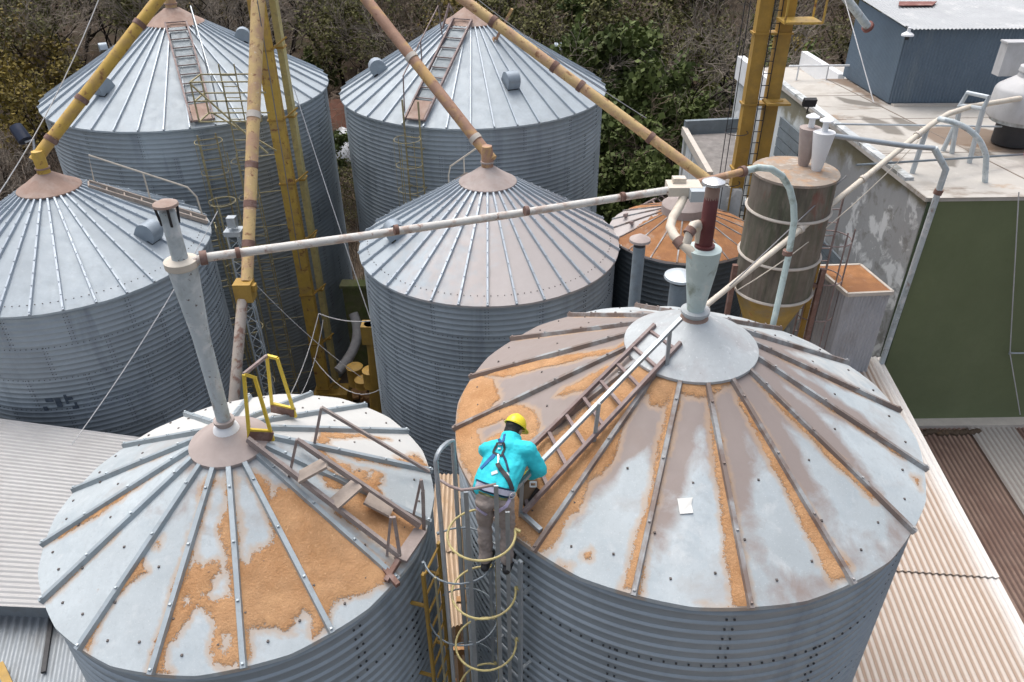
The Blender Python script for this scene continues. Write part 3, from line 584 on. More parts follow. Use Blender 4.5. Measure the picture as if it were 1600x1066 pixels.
b.tube([Vector((P0.x, P0.y, 6)), P0]+arc3(P0+Vector((0, 0, .01)), P0+(P1-P0)*.25+up_, P1+Vector((0, 0, .06)), 6)[1:]+[Vector((P1.x, P1.y, 6))], .022, 8)
b.build('hand_rail', 'galv', SR['F'])
MB().tube([at_y(689, 751, 5.1), at_y(703, 760, 5.0), at_y(722, 766, 4.9), at_y(744, 763, 4.9), at_y(775, 757, 4.95)], .014, 8).build('cage_hoop', 'mauve_iron', SR['F'])
caged_ladder(SR['E'], 'E', -17, 2, 11.2, 'yellow_dark', 'grey_paint', cage_top=11.35, mat_bar='cage_dull', hoop_r=.010, wd=.42, cage_r=.36, bars=3, hoops=.95, cage_bot=4)
caged_ladder(SR['A'], 'A', -66, 1, 10.3, 'cage_dull', 'cage_dull', cage_top=10.2, hoop_r=.009, wd=.5, cage_r=.38, bars=4, hoops=.9, cage_bot=3)
caged_ladder(SR['B'], 'B', -111, 1, 10.3, 'cage_dull', 'cage_dull', cage_top=10.2, hoop_r=.009, wd=.5, cage_r=.38, bars=5, hoops=.75, cage_bot=2, ext=.9)
caged_ladder(SR['C'], 'C', 24, 1, 9.0, 'cage_dull', 'cage_dull', cage_top=9.6, wd=.36, cage_r=.33, bars=3, hoops=1.9, cage_bot=3, hoop_r=.009)
caged_ladder(SR['D'], 'D', 118, 1, 9.0, 'cage_yellow', 'cage_yellow', wd=.42)
def roof_ladder(root, n, deg, f0, f1, wd, step, lift, mat, tread=None, trm=None, boards=None):
    cx, cy, Rr, z, s, rc = SILO[n]; nv = Vector((math.cos(R(deg)), math.sin(R(deg)), 0)); tv = Vector((-nv.y, nv.x, 0)); c = Vector((cx, cy, 0))
    P = lambda f, t: c+nv*(Rr*f)+tv*t+Vector((0, 0, z+s*(Rr-Rr*f)+lift))
    b = MB()
    for s_ in (-1, 1): b.bar(P(f0, s_*wd/2), P(f1, s_*wd/2), .05, .09)
    k = int((f1-f0)*Rr/step)
    for i in range(k+1): b.bar(P(f0+(f1-f0)*i/k, -wd/2), P(f0+(f1-f0)*i/k, wd/2), .035, .03)
    lad = b.build('roof_ladder', mat, root)
    if boards:
        m = MB(); m.add([P(boards[0], -wd*.42), P(boards[0], wd*.42), P(boards[1], wd*.42), P(boards[1], -wd*.42)], [(0, 1, 2, 3)]); m.prism([P(boards[0], -wd*.42), P(boards[0], wd*.42), P(boards[1], wd*.42), P(boards[1], -wd*.42)], (0, 0, .03)); m.build('kick_plate', 'cap_rust', lad)
    return P
roof_ladder(SR['A'], 'A', -66, .17, .98, .62, .33, .12, 'mauve_iron', boards=(.86, .98))
m = MB(); cx, cy, Rr, z, s, rc = SILO['A']
roof_ladder(SR['B'], 'B', -111, .15, .98, .62, .33, .12, 'mauve_iron', boards=(.84, .98))
roof_ladder(SR['C'], 'C', 25, .25, .98, .34, .3, .07, 'wood_grey'); roof_ladder(SR['D'], 'D', 118, .25, .98, .34, .3, .07, 'wood_grey')
# dark walkway under A's ladder
for n, dg in (('A', -66), ('B', -111)):
    cx, cy, Rr, z, s, rc = SILO[n]; nv = Vector((math.cos(R(dg)), math.sin(R(dg)), 0)); tv = Vector((-nv.y, nv.x, 0)); c = Vector((cx, cy, 0))
    P = lambda f, t, l: c+nv*(Rr*f)+tv*t+Vector((0, 0, z+s*(Rr-Rr*f)+l))
    MB().prism([P(.2, -.24, .05), P(.2, .24, .05), P(.84, .24, .05), P(.84, -.24, .05)], (0, 0, .02)).build('ladder_backing', 'grey_paint' if n == 'A' else 'grey_paint', SR[n])
    # slim hand rails
    b = MB()
    for s_ in ((-.5,) if n == 'B' else (.5,)):
        pts = [P(.9, s_, 0), P(.88, s_, .95), P(.3, s_, .95), P(.26, s_, 0)]; b.tube(pts, .022, 6)
        b.tube([P(.6, s_, 0), P(.6, s_, .95)], .02, 6)
    b.build('roof_hand_rail', 'mauve_iron' if n == 'B' else 'galv', SR[n])
for n, dg, sd in (('C', 25, .3), ('D', 118, -.3)):
    cx, cy, Rr, z, s, rc = SILO[n]; nv = Vector((math.cos(R(dg)), math.sin(R(dg)), 0)); tv = Vector((-nv.y, nv.x, 0)); c = Vector((cx, cy, 0))
    P = lambda f, t, l: c+nv*(Rr*f)+tv*t+Vector((0, 0, z+s*(Rr-Rr*f)+l))
    b = MB(); b.tube([P(.96, sd, 0), P(.95, sd, .55), P(.9, sd, .75), P(.3, sd, .75), P(.28, sd, 0)], .022, 6); b.tube([P(.62, sd, 0), P(.62, sd, .75)], .02, 6); b.build('roof_hand_rail', 'cream_pipe', SR[n])

# roof ladder and hand rail of F
up = Vector((0, 0, .10)); b = MB()
l0, l1 = on_cone('F', 836, 700), on_cone('F', 1022, 520); q0, q1 = on_cone('F', 818, 812), on_cone('F', 1062, 548)
l0 = on_cone('F', 794, 747)
b.bar(l0+up, l1+up, .036, .05); b.bar(q0+up, q1+up, .036, .05)
fl = b.build('roof_ladder', 'mauve_iron', SR['F']); b = MB()
for k in range(9): t = (k+.25)/8.6; b.bar(l0.lerp(l1, t)+up, q0.lerp(q1, t)+up, .036, .026)
b.build('rung', 'mauve_iron', fl)
b = MB(); feet = [(1041, 576), (928, 690), (813, 806)]; tops = [(1047, 516), (936, 630), (816, 752)]; T = []
for f_, t_ in zip(feet, tops):
    p = on_cone('F', *f_); q = at_y(*t_, p.y+.0); T.append(q); b.bar(p, q, .036)
b.bar(T[0]+(T[0]-T[1])*.16, T[2]+(T[2]-T[1])*.12, .038); b.bar(on_cone('F', 813, 806)+Vector((0, 0, .05)), on_cone('F', 845, 835)+Vector((0, 0, .05)), .045)
b.build('hand_rail', 'galv', SR['F'])
# clamp at the foot of F's rail
# roof ladder of E
up = Vector((0, 0, .12)); ez = lambda a, b_: on_cone('E', 60+a/2.194, 580+b_/2.194)
b = MB(); L0, L1 = ez(725, 265), ez(1243, 662); Q0, Q1 = ez(905, 275), ez(1312, 560)
b.bar(L0+up, L1+up, .036, .07); b.bar(Q0+up, Q1+up, .036, .07); el = b.build('roof_ladder', 'dusty_iron', SR['E'])
b = MB(); b.bar(L1+up*.5, Q1+up*.5, .14, .03); b.build('end_plate', 'dusty_iron', el)
pp1 = ez(860, 362); tt1 = at_y(60+886/2.194, 580+235/2.194, pp1.y); qq1 = Q1+Vector((0, 0, .16))
for tb, tl in ((.235, .345), (.485, .575)): MB().bar(tt1.lerp(qq1, tb)-Vector((0, 0, .02)), L0.lerp(L1, tl)+up*1.2, .17, .028).build('tread', 'wood_grey', el)
MB().bar(ez(1128, 468)+up*1.1, ez(1216, 514)+up*1.1, .15, .03).build('tread', 'wood_grey', el)
ey = lambda a, b_, y: at_y(60+a/2.194, 580+b_/2.194, y)
b = MB()
p1 = ez(860, 362); t1 = ey(886, 235, p1.y); p2 = ez(1195, 632); t2 = ey(1208, 500, p2.y); e2 = L1+up; b.bar(p1, t1, .026); b.bar(p2, t2, .026); b.bar(e2, t2+Vector((.03, 0, 0)), .03); b.bar(t1, Q1+Vector((0, 0, .16)), .036)
p3 = ez(945, 256); t3 = ey(970, 125, p3.y); p4 = ez(1280, 520); t4 = ey(1312, 372, p4.y); b.bar(p3, t3, .028); b.bar(p4, t4, .026); b.bar(t3, ez(1342, 372)+Vector((0, 0, .12)), .032); b.bar(ez(1322, 545), ey(1318, 410, ez(1322, 545).y), .035); b.bar(t4, ey(1318, 410, ez(1322, 545).y), .03)
b.build('hand_rail', 'dusty_iron', SR['E'])
# yellow guard frames on E's cap
tops = []; gf = None
for (f1, t1, t2, f2) in (((391, 691), (381, 585), (398, 590), (428, 693)), ((427, 648), (417, 556), (433, 560), (463, 656))):
    p = on_cone('E', *f1)+Vector((0, 0, .04)); q = on_cone('E', *f2)+Vector((0, 0, .04)); a = at_y(*t1, p.y); c = at_y(*t2, q.y)
    b = MB(); bb = MB(); b.bar(p, a, .03); b.bar(a, c, .03); b.bar(c, q, .03); bb.bar(p+Vector((0, 0, .06)), q+Vector((0, 0, .06)), .05, .10); b.bar(p.lerp(a, .15), q.lerp(c, .15), .03); tops.append(a); gf = b.build('guard_frame', 'bright_yellow', SR['E']); bb.build('frame_foot', 'rusty_iron', gf)
MB().bar(tops[0], tops[1], .03).build('top_bar', 'mauve_iron', gf)
# tool clamp at E's eave
p = ez(1195, 710); MB().bar(p+Vector((-.05, .1, .05)), p+Vector((.12, -.1, .02)), .05).bar(p+Vector((.1, .15, .08)), p+Vector((0, -.05, .02)), .05).build('eave_bracket', 'rusty_iron', SR['E'])

# ------------------------------------------------------------------ cyclones, pipes
cx, cy, Rr, z, s, rc = SILO['E']
zt = at_y(282, 408, cy).z; za = z+s*Rr; zc = at_y(250, 330, cy).z
e = thing('dust_cyclone', (cx, cy, za-.1), 'tall pale blue cyclone funnel standing on the front left silo cap', 'cyclone', 'cyclone funnels on the front silos')
MB().lathe((cx, cy, 0), [(.068, za-.06), (.07, za+.45), (.078, za+(zt-za)*.58), (.125, zt-.08), (.127, zt), (.1, zt+.02)], 28).build('funnel', 'pale_blue', e)
MB().lathe((cx, cy, 0), [(.128, zt-.06), (.142, zt-.05), (.142, zt+.01), (.08, zt+.03)], 28).build('flange', 'cream_pipe', e)
MB().lathe((cx, cy, 0), [(.068, zt+.02), (.066, zc), (.05, zc+.01)], 24).build('outlet_pipe', 'pale_blue', e)
MB().lathe((cx, cy, 0), [(.105, zc+.05), (.10, zc+.07), (.03, zc+.10)], 24).build('rain_cap', 'cap_rust', e)
sl = MB()
for k in range(4): a = k*math.pi/2+.5; sl.bar((cx+.068*math.cos(a), cy+.068*math.sin(a), zc-.12), (cx+.09*math.cos(a), cy+.09*math.sin(a), zc+.06), .02, .008)
sl.build('cap_strut', 'black', e)
MB().lathe((cx, cy, 0), [(.155, za-.12), (.15, za-.10), (.12, za+.02), (.085, za+.05)], 24).build('base_collar', 'white', e)
Eze = zt
cx, cy, Rr, z, s, rc = SILO['F']; za = z+s*Rr
zt = at_y(1100, 388, cy).z; zs0 = at_y(1104, 382, cy).z; zs1 = at_y(1114, 292, cy).z
f_ = thing('dust_cyclone', (cx, cy, za-.1), 'stained aqua cyclone funnel with a maroon stack on the big front silo', 'cyclone', 'cyclone funnels on the front silos')
MB().lathe((cx, cy, 0), [(.085, za+.02), (.092, za+.12), (.155, zt-.22), (.172, zt-.02), (.172, zt), (.08, zt+.02)], 32).build('funnel', 'aqua', f_)
MB().lathe((cx, cy, 0), [(.08, zt), (.10, zt+.01), (.10, zt+.04), (.074, zt+.045), (.068, zs1-.02), (.06, zs1-.01)], 24).build('outlet_stack', 'maroon', f_)
MB().lathe((cx, cy, 0), [(.112, zs1+.03), (.108, zs1+.055), (.03, zs1+.09)], 24).build('rain_cap', 'tin', f_)
MB().lathe((cx, cy, 0), [(.069, zs1-.12), (.07, zs1-.02), (.05, zs1+.03), (.04, zs1+.05)], 20).build('stack_mouth', 'cap_rust', f_)
MB().lathe((cx, cy, 0), [(.13, za-.06), (.155, za-.05), (.155, za-.01), (.13, za+.02), (.11, za+.04)], 28).build('base_flange', 'cap_rust', f_)
# inlet loops of F's cyclone
j1 = Vector((cx-.22, cy+.02, zt-.02))
A0 = at_y(1068, 292, 7.85)
path = [A0, at_y(1070, 305, 7.8), at_y(1062, 322, 7.65), at_y(1051, 340, 7.4), at_y(1047, 355, 7.2), at_y(1053, 368, 7.05), at_y(1062, 378, 6.95), at_y(1078, 392, 6.85), at_y(1086, 402, 6.82)]
MB().tube(path, .048, 12).build('inlet_hose', 'cream_pipe', f_)
MB().tube([at_y(1058, 374, 6.98), at_y(1066, 384, 6.92)], .062, 14).build('hose_clamp', 'rusty_iron', f_)
MB().tube([at_y(1073, 380, 6.7), at_y(1078, 362, 6.72), at_y(1083, 352, 6.78), at_y(1090, 350, 6.85), at_y(1093, 358, 6.9), at_y(1092, 378, 6.9)], .042, 10).build('bypass_elbow', 'cream_pipe', f_)
MB().tube([at_y(1075, 366, 6.71), at_y(1081, 358, 6.75)], .055, 12).build('hose_clamp', 'rusty_iron', f_)

# long white conveying pipe
ce = SILO['E']; pw = thing('conveying_pipe', (ce[0], ce[1], Eze-.5), 'long flaking white pipe crossing the whole yard between the two front silo cyclones', 'pipe')
S0 = Vector((ce[0]+.05, ce[1]-.02, Eze-.03)); S1 = at_y(318, 403, 6.0); S2 = at_y(1052, 296, 7.8); S3 = at_y(1160, 268, 8.6)
MB().tube([S0, S1, at_y(560, 370, 6.6), at_y(800, 335, 7.2), S2], .04, 12).build('long_pipe', 'white_pipe', pw)
MB().tube([S2, S3], .042, 12).build('pinkish_section', 'yellow_pink', pw)
arc = [S3, at_y(1185, 262, 8.75), at_y(1205, 264, 8.85), at_y(1222, 275, 8.92), at_y(1234, 295, 8.97), at_y(1240, 320, 9.0)]
P0 = at_y(1241, 345, 9.0); fo = at_y(1232, 400, 9.0)
MB().tube(arc+[P0, fo, Vector((P0.x, P0.y, 11.0)), Vector((P0.x, P0.y, 0))], .042, 14).build('bent_pipe', 'aqua', pw)
for p, q in ((S1, S1+(S2-S1)*.006), (S3, arc[1]), (P0+Vector((0, 0, -.45)), P0+Vector((0, 0, -.49)))):
    d = (q-p).normalized(); MB().tube([p-d*.03, p+d*.03], .065, 14).build('pipe_clamp', 'rusty_iron', pw)
for k in (.06, .36, .64, .87):
    p = S1.lerp(S2, k); d = (S2-S1).normalized(); MB().tube([p-d*.02, p+d*.02], .049, 12).build('pipe_joint', 'rusty_iron', pw)
v_ = MB().box(at_y(1068, 294, 7.85), (.36, .24, .10)).box(at_y(1060, 288, 7.9), (.14, .1, .16)); v_.build('diverter_valve', 'cream_pipe', pw)
MB().box(at_y(1092, 304, 7.7), (.2, .14, .12)).build('actuator', 'galv_light', pw)
# diagonal cream pipe to the building roof
dp = thing('diagonal_pipe', at_y(1085, 490, 13.0), 'cream pipe climbing diagonally from the big front silo to the concrete roof', 'pipe')
D0 = at_y(1068, 506, 11.6); D1 = at_y(1440, 206, 15.9); D2 = at_y(1482, 178, 16.6); D3 = at_y(1516, 167, 17.0); D4 = at_y(1640, 146, 17.6)
MB().tube([D0, D1, at_y(1462, 190, 16.3), D2, D3, D4], [.052, .06, .06, .06, .06, .06], 12).build('pipe_run', 'cream_pipe', dp)
for t in (.45, .72, .98):
    p = D0.lerp(D1, t); d = (D1-D0).normalized(); MB().tube([p-d*.04, p+d*.04], .08, 12).build('pipe_joint', 'rim_pale', dp)

# grain spouts from the elevator head
TH = at_y(408, -210, 21.8)
tw = thing('elevator_tower', (at_y(513, 615, 21.8).x, 21.8, 0), 'twin yellow bucket elevator legs rising past the rear left silo', 'grain elevator')
tx = tw.location.x
MB().box((tx-.12, 21.8, 8.3), (.40, .30, 16.6)).build('leg_casing', 'yellow', tw); MB().box((tx+.24, 22.15, 8.3), (.17, .30, 16.6)).build('return_casing', 'cage_yellow', tw)
b = MB()
for k in range(9): b = MB(); zz = 1.2+k*1.9; b.box((tx-.12, 21.8, zz), (.46, .36, .05)); b.box((tx+.24, 22.15, zz), (.22, .36, .05)); b.bar((tx+.1, 21.68, zz+.02), (tx+.5, 21.9, zz+.3), .04); b.build('casing_flange', 'yellow_dark', tw)
MB().box((tx+.1, 21.95, 17.0), (1.3, .6, .9)).build('elevator_head', 'yellow', tw); MB().box((tx+.1, 21.95, .5), (1.2, .7, 1.0)).build('elevator_boot', 'yellow_dark', tw)
b = MB()   # climbing ladder and platform on the left
for s_ in (0, .42): b.bar((tx-1.35+s_, 21.5, 1), (tx-1.35+s_, 21.5, 12.3), .03)
for k in range(37): b.bar((tx-1.35, 21.5, 1.2+k*.3), (tx-.93, 21.5, 1.2+k*.3), .022)
for k in range(8): b.ring((tx-1.14, 21.2, 2+k*1.1), .30, .008, 18, 5); b.bar((tx-.93, 21.5, 2+k*1.1), (tx-.3, 21.7, 2+k*1.1), .02)
for a in (-150, -90, -30): b.bar((tx-1.14+.36*math.cos(R(a)), 21.2+.36*math.sin(R(a)), 2), (tx-1.14+.36*math.cos(R(a)), 21.2+.36*math.sin(R(a)), 10), .025)
b.build('climbing_ladder', 'cage_dull', tw)
pz = at_y(380, 178, 21.4).z
b = MB(); X0, X1, Y0, Y1 = tx-1.9, tx-.2, 20.7, 21.5
for zz in (pz, pz+.55, pz+1.05):
    for p, q in (((X0, Y0), (X1, Y0)), ((X0, Y0), (X0, Y1)), ((X0, Y1), (X1, Y1))): b.bar((*p, zz), (*q, zz), .035)
for p in ((X0, Y0), (X1, Y0), (X0, Y1), ((X0+X1)/2, Y0)): b.bar((*p, pz), (*p, pz+1.05), .035)
b.bar((X0, Y0, pz+1.0), (X1, Y0, pz-.9), .04); b.bar((X0+.1, Y1, pz), (X1, Y1, pz-1.1), .04)
b.build('platform_rail', 'cage_dull', tw)
def spout(p, q, r, mat, label, bands, name='grain_spout', elbow=None, bmat='rusty_iron', emat=None):
    p, q = Vector(p), Vector(q); t = thing(name, tuple(q), label, 'grain spout', 'spouts from the elevator head')
    MB().tube([p, q], r, 16).build('spout_pipe', mat, t); d = (q-p).normalized()
    for k in bands: c = p.lerp(q, k); MB().tube([c-d*.06, c+d*.06], r+.02, 16).build('pipe_band', bmat, t)
    if elbow: MB().lathe(elbow, [(r*1.2, -.15), (r*1.0, .0), (r*1.05, .30), (r*.9, .42)], 16).build('outlet_elbow', emat or mat, t)
    return t
def apex(n, dz=.2): c = SILO[n]; return Vector((c[0], c[1], c[3]+c[4]*c[2]+dz))
C0 = at_y(54, 252, SILO['C'][1]); spout(TH, C0, .132, 'yellow', 'bright yellow spout slanting down to the left edge silo cap', (.55, .80, .93), elbow=apex('C', .1))
D0_ = at_y(769, 250, SILO['D'][1]); spout(TH, D0_, .132, 'yellow_pink', 'rusty pink and yellow spout slanting down to the middle silo cap', (.66, .93), elbow=apex('D', .08), bmat='rim_pale')
gc = at_y(1112, 286, SILO['G'][1]-.2); spout(TH+Vector((.3, .2, .1)), gc, .126, 'yellow_pale', 'long yellow spout passing over the rear centre silo towards the orange roof', (.5, .64, .70, .86), bmat='rusty_iron')
cs = thing('grain_spout', at_y(360, 690, 13.4), 'nearly upright faded yellow spout with a square coupling, in front of the rear left silo', 'grain spout', 'spouts from the elevator head')
K0 = at_y(404, -20, 20.4); K1 = at_y(386, 440, 15.6); K2 = at_y(379, 468, 15.4); K3 = at_y(359, 700, 13.4)
MB().tube([TH+Vector((0, -.2, 0)), K0, K1], [.165, .165, .135], 16).build('spout_pipe', 'yellow_pale', cs)
MB().tube([K2, K3, Vector((K3.x, K3.y, .5))], .122, 16).build('lower_pipe', M('flaking pinkish white pipe', (.55, .47, .40), .65, 0, .12, 3, blots=[((.27, .13, .09), 3.5, .50, .60, .85), ((.60, .50, .18), 2.2, .56, .68, .7), ((.66, .62, .56), 9, .58, .7, .6)]), cs)
cc = K1.lerp(K2, .5); MB().box(cc, (.40, .36, .46)).box(cc+Vector((.23, 0, .08)), (.1, .16, .16)).build('square_coupling', 'yellow_dark', cs)
for k, m_ in ((.45, 'rim_pale'), (.62, 'rusty_iron'), (.75, 'rusty_iron'), (.88, 'rusty_iron')):
    c = K0.lerp(K1, k); d = (K1-K0).normalized(); MB().tube([c-d*.08, c+d*.08], .165 if m_ == 'rim_pale' else .152, 16).build('pipe_band', m_, cs)
# bracket standing on B beside the long spout
p = at_y(783, 52, 25.2); MB().bar(at_y(800, 14, 24.6), at_y(775, 62, 24.8), .12, .06).bar(at_y(772, 58, 24.8), on_cone('B', 770, 66), .06).build('spout_bracket', 'yellow_pink', SR['B'])
# apex stub and tripod on B
b = MB(); bz = SILO['B']; ap = apex('B', 0)
b.bar(on_cone('B', 690, 50), at_y(702, 6, bz[1]-.4), .05); b.bar(at_y(702, 6, bz[1]-.4), on_cone('B', 710, 26), .05); b.build('apex_tripod', 'mauve_iron', SR['B'])
b = MB().lathe((SILO['A'][0], SILO['A'][1], 0), [(.17, apex('A', 0).z-.05), (.17, apex('A', 0).z+.5), (.1, apex('A', 0).z+.5)], 16); b.build('apex_pipe', 'yellow_pale', SR['A'])

# galvanised lattice mast
mx = at_y(366, 362, 16.6); mb = thing('lattice_mast', (mx.x, mx.y, 0), 'thin galvanised lattice mast beside the upright spout', 'mast')
b = MB(); w_ = .15; cor = [(-w_, -w_*.6), (w_, -w_*.6), (0, w_*.9)]
for x, y in cor: b.tube([(mx.x+x, mx.y+y, 0), (mx.x+x, mx.y+y, mx.z)], .022, 6)
b.build('mast_leg', 'galv_light', mb); b = MB(); k = 0; zz = .2
while zz < mx.z-.3:
    for i in range(3):
        p, q = cor[i], cor[(i+1) % 3]; b.tube([(mx.x+p[0], mx.y+p[1], zz), (mx.x+q[0], mx.y+q[1], zz+.3)], .009, 4); b.tube([(mx.x+q[0], mx.y+q[1], zz+.3), (mx.x+p[0], mx.y+p[1], zz+.6)], .009, 4)
    zz += .6
b.build('lattice_bracing', 'galv_light', mb); MB().box((mx.x, mx.y, mx.z), (.4, .36, .12)).box((mx.x, mx.y, mx.z+.25), (.2, .18, .25)).build('mast_head', 'galv', mb)

# second yellow tower by the building
t2 = at_y(1160, 305, 20.2); tw2 = thing('elevator_tower', (t2.x, 20.2, 0), 'pair of dark yellow elevator legs with a ladder between, beside the white building', 'grain elevator')
MB().box((t2.x-.22, 20.2, 9.0), (.34, .28, 18)).build('leg_casing', 'yellow_dark', tw2); MB().box((t2.x+.34, 20.2, 9.0), (.34, .28, 18)).build('return_casing', 'yellow_dark', tw2)
b = MB()
for k in range(11): MB().box((t2.x+.06, 20.2, 1+k*1.75), (1.0, .34, .05)).build('casing_flange', 'yellow_dark', tw2)
b = MB()
for s_ in (-.04, .16): b.bar((t2.x+s_, 20.02, 1), (t2.x+s_, 20.02, 18), .02)
for k in range(56): b.bar((t2.x-.04, 20.02, 1.2+k*.3), (t2.x+.16, 20.02, 1.2+k*.3), .018)
for xx in (-.75, -.62): b.bar((t2.x+xx, 20.1, 0), (t2.x+xx, 20.1, 14), .018)
for k in range(8): b.ring((t2.x-.5, 20.0, 1+k*1.4), .3, .012, 14, 4)
b.build('climbing_ladder', 'black_steel', tw2)
b = MB(); q0 = at_y(1222, 30, 19.9); b.box((q0.x+.35, 19.7, q0.z), (.9, .7, .05))
for x, y in ((-.1, -.35), (.8, -.35), (.8, .35)): b.bar((q0.x+x, 19.7+y, q0.z), (q0.x+x, 19.7+y, q0.z+1.2), .04)
for zz in (.6, 1.2): b.bar((q0.x-.1, 19.35, q0.z+zz), (q0.x+.8, 19.35, q0.z+zz), .04); b.bar((q0.x+.8, 19.35, q0.z+zz), (q0.x+.8, 20.05, q0.z+zz), .04)
b.build('service_platform', 'yellow', tw2)
MB().box(at_y(1213, 160, 19.8), (.6, .5, .05)).bar(at_y(1200, 160, 19.8), at_y(1224, 158, 19.5), .03).build('step_plate', 'yellow_dark', tw2)

# vent stacks behind F
for px, pt, pb, rr, lab in ((1000, 375, 472, .10, 'slim dark grey vent stack with a flat cap behind the big front silo'), (1063, 432, 478, .145, 'thicker grey vent stack with a pale cap just left of the aqua cyclone')):
    y = 11.3 if rr < .12 else 10.6; p = at_y(px, pt, y); t = thing('vent_stack', (p.x, p.y, 0), lab, 'vent stack', 'vent stacks behind the front silo')
    MB().lathe((p.x, p.y, 0), [(rr, 0), (rr, p.z-.12), (rr*.9, p.z-.1)], 20).build('stack_pipe', 'grey_paint', t)
    MB().lathe((p.x, p.y, 0), [(rr*.95, p.z-.22), (rr*.95, p.z-.04)], 20).build('stack_mouth', 'black', t)
    MB().lathe((p.x, p.y, 0), [(rr*1.75, p.z-.02), (rr*1.7, p.z+.02), (.03, p.z+.10)], 24).build('rain_cap', 'cap_pink' if rr < .12 else 'galv_light', t)

# brown tank with cone bottom
VY = 14.4; vp = at_y(1243, 268, VY); vx = vp.x; vz = vp.z; vb = at_y(1205, 448, VY).z; vr = .80
vt = thing('hopper_tank', (vx, VY, 0), 'brown stained cylindrical tank with an ochre cone bottom beside the white building', 'hopper tank')
MB().lathe((vx, VY, 0), [(vr, vb), (vr, vz-.02), (vr-.02, vz)], 40).build('shell', 'tank_brown', vt)
MB().lathe((vx, VY, 0), [(vr+.03, vz-.03), (vr+.03, vz+.02), (vr*.4, vz+.07), (.02, vz+.08)], 40).build('lid', 'dust_lid', vt)
MB().lathe((vx, VY, 0), [(.22, vb-1.55), (.24, vb-1.45), (vr*.99, vb-.02), (vr*.99, vb)], 40).build('cone_bottom', 'tank_cone', vt)
for zz in (vz-.75, vz-1.75, vb): MB().ring((vx, VY, zz), vr+.02, .03, 40, 6).build('hoop', 'rim_pale', vt)
for a, lm in ((8, 'yellow_dark'), (98, 'rusty_iron'), (188, 'rusty_iron'), (278+60, 'rusty_iron')):
    x, y = vx+(vr+.12)*math.cos(R(a)), VY+(vr+.12)*math.sin(R(a)); MB().box((x, y, (vb+.6)/2), (.10, .10, vb+.6)).bar((x, y, vb+.2), (vx+vr*.95*math.cos(R(a)), VY+vr*.95*math.sin(R(a)), vb+.2), .08).build('leg', lm, vt)
for px, mtx, lab in ((1252, 'cap_pink', 'small rusty pink cyclone on the brown tank lid'), (1274, 'tin', 'small white tin cyclone on the brown tank lid')):
    yy = VY+(.15 if px < 1260 else -.1); p = at_y(px+2, 262, yy); p.z = vz+.06; t = thing('small_cyclone', tuple(p), lab, 'cyclone', 'small cyclones on the tank')
    hh = .74
    MB().lathe(p, [(.09, 0), (.11, .08), (.205, hh), (.205, hh+.02), (.08, hh+.03)], 24).build('funnel', 'white' if mtx == 'tin' else 'cap_pink', t)
    MB().lathe(p, [(.06, hh+.02), (.055, hh+.2)], 16).build('outlet_pipe', 'white', t); MB().lathe(p, [(.13, hh+.22), (.125, hh+.24), (.02, hh+.30)], 18).build('rain_cap', 'white', t)
# caged ladder by the tank
b = MB(); lx = at_y(1300, 300, 14.6).x
for s_ in (0, .4): b.bar((lx+s_, 14.9, 0), (lx+s_, 14.9, 11.2), .035)
for k in range(36): b.bar((lx, 14.9, .3+k*.3), (lx+.4, 14.9, .3+k*.3), .02)
for k in range(8): b.ring((lx+.2, 14.55, 4+k*.9), .4, .014, 20, 5)
for a in (-150, -110, -70, -30): b.bar((lx+.2+.4*math.cos(R(a)), 14.55+.4*math.sin(R(a)), 4), (lx+.2+.4*math.cos(R(a)), 14.55+.4*math.sin(R(a)), 10.6), .025)
tag(b.build('caged_ladder', 'mauve_iron'), 'brownish caged ladder standing between the brown tank and the stained white wall', 'ladder')

# ------------------------------------------------------------------ corrugated sheets
def sheet(name, c00, c10, c01, c11, nridge, mat, parent=None, amp=.02, thick=.0, sub=10, spl=6, attr=True, clean=None, origin=None):
    """ridges run from c0x to c1x (u), spread across from c00->c01 (v)"""
    c00, c10, c01, c11 = (np.array(c, float) for c in (c00, c10, c01, c11))
    nv = nridge*spl+1; u = np.linspace(0, 1, sub+1)[:, None, None]; v = np.linspace(0, 1, nv)[None, :, None]
    P = (c00*(1-u)+c10*u)*(1-v)+(c01*(1-u)+c11*u)*v
    nrm = np.cross(c10-c00, c01-c00); nrm /= np.linalg.norm(nrm)
    if nrm[2] < 0: nrm = -nrm
    wave = np.cos(np.arange(nv)*2*np.pi/spl); P = P+nrm*(wave*amp)[None, :, None]
    i = np.arange(sub)[:, None]*nv; j = np.arange(nv-1)[None]
    F = np.stack([i+j, i+nv+j, i+nv+j+1, i+j+1], -1).reshape(-1, 4)
    o = mesh_obj(name, P.reshape(-1, 3), F, mat, parent, origin, smooth=180, recalc=False)
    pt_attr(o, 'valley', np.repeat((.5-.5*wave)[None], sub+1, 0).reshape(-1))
    pt_attr(o, 'clean', (clean(u, v) if clean else np.zeros((sub+1, nv))).reshape(-1)); return o
def shed_box(name, poly, ztop, mat, parent=None, drop=None):
    b = MB(); b.prism([(x, y, 0 if drop is None else drop) for x, y in poly], (0, 0, ztop-(0 if drop is None else drop))); return b.build(name, mat, parent)
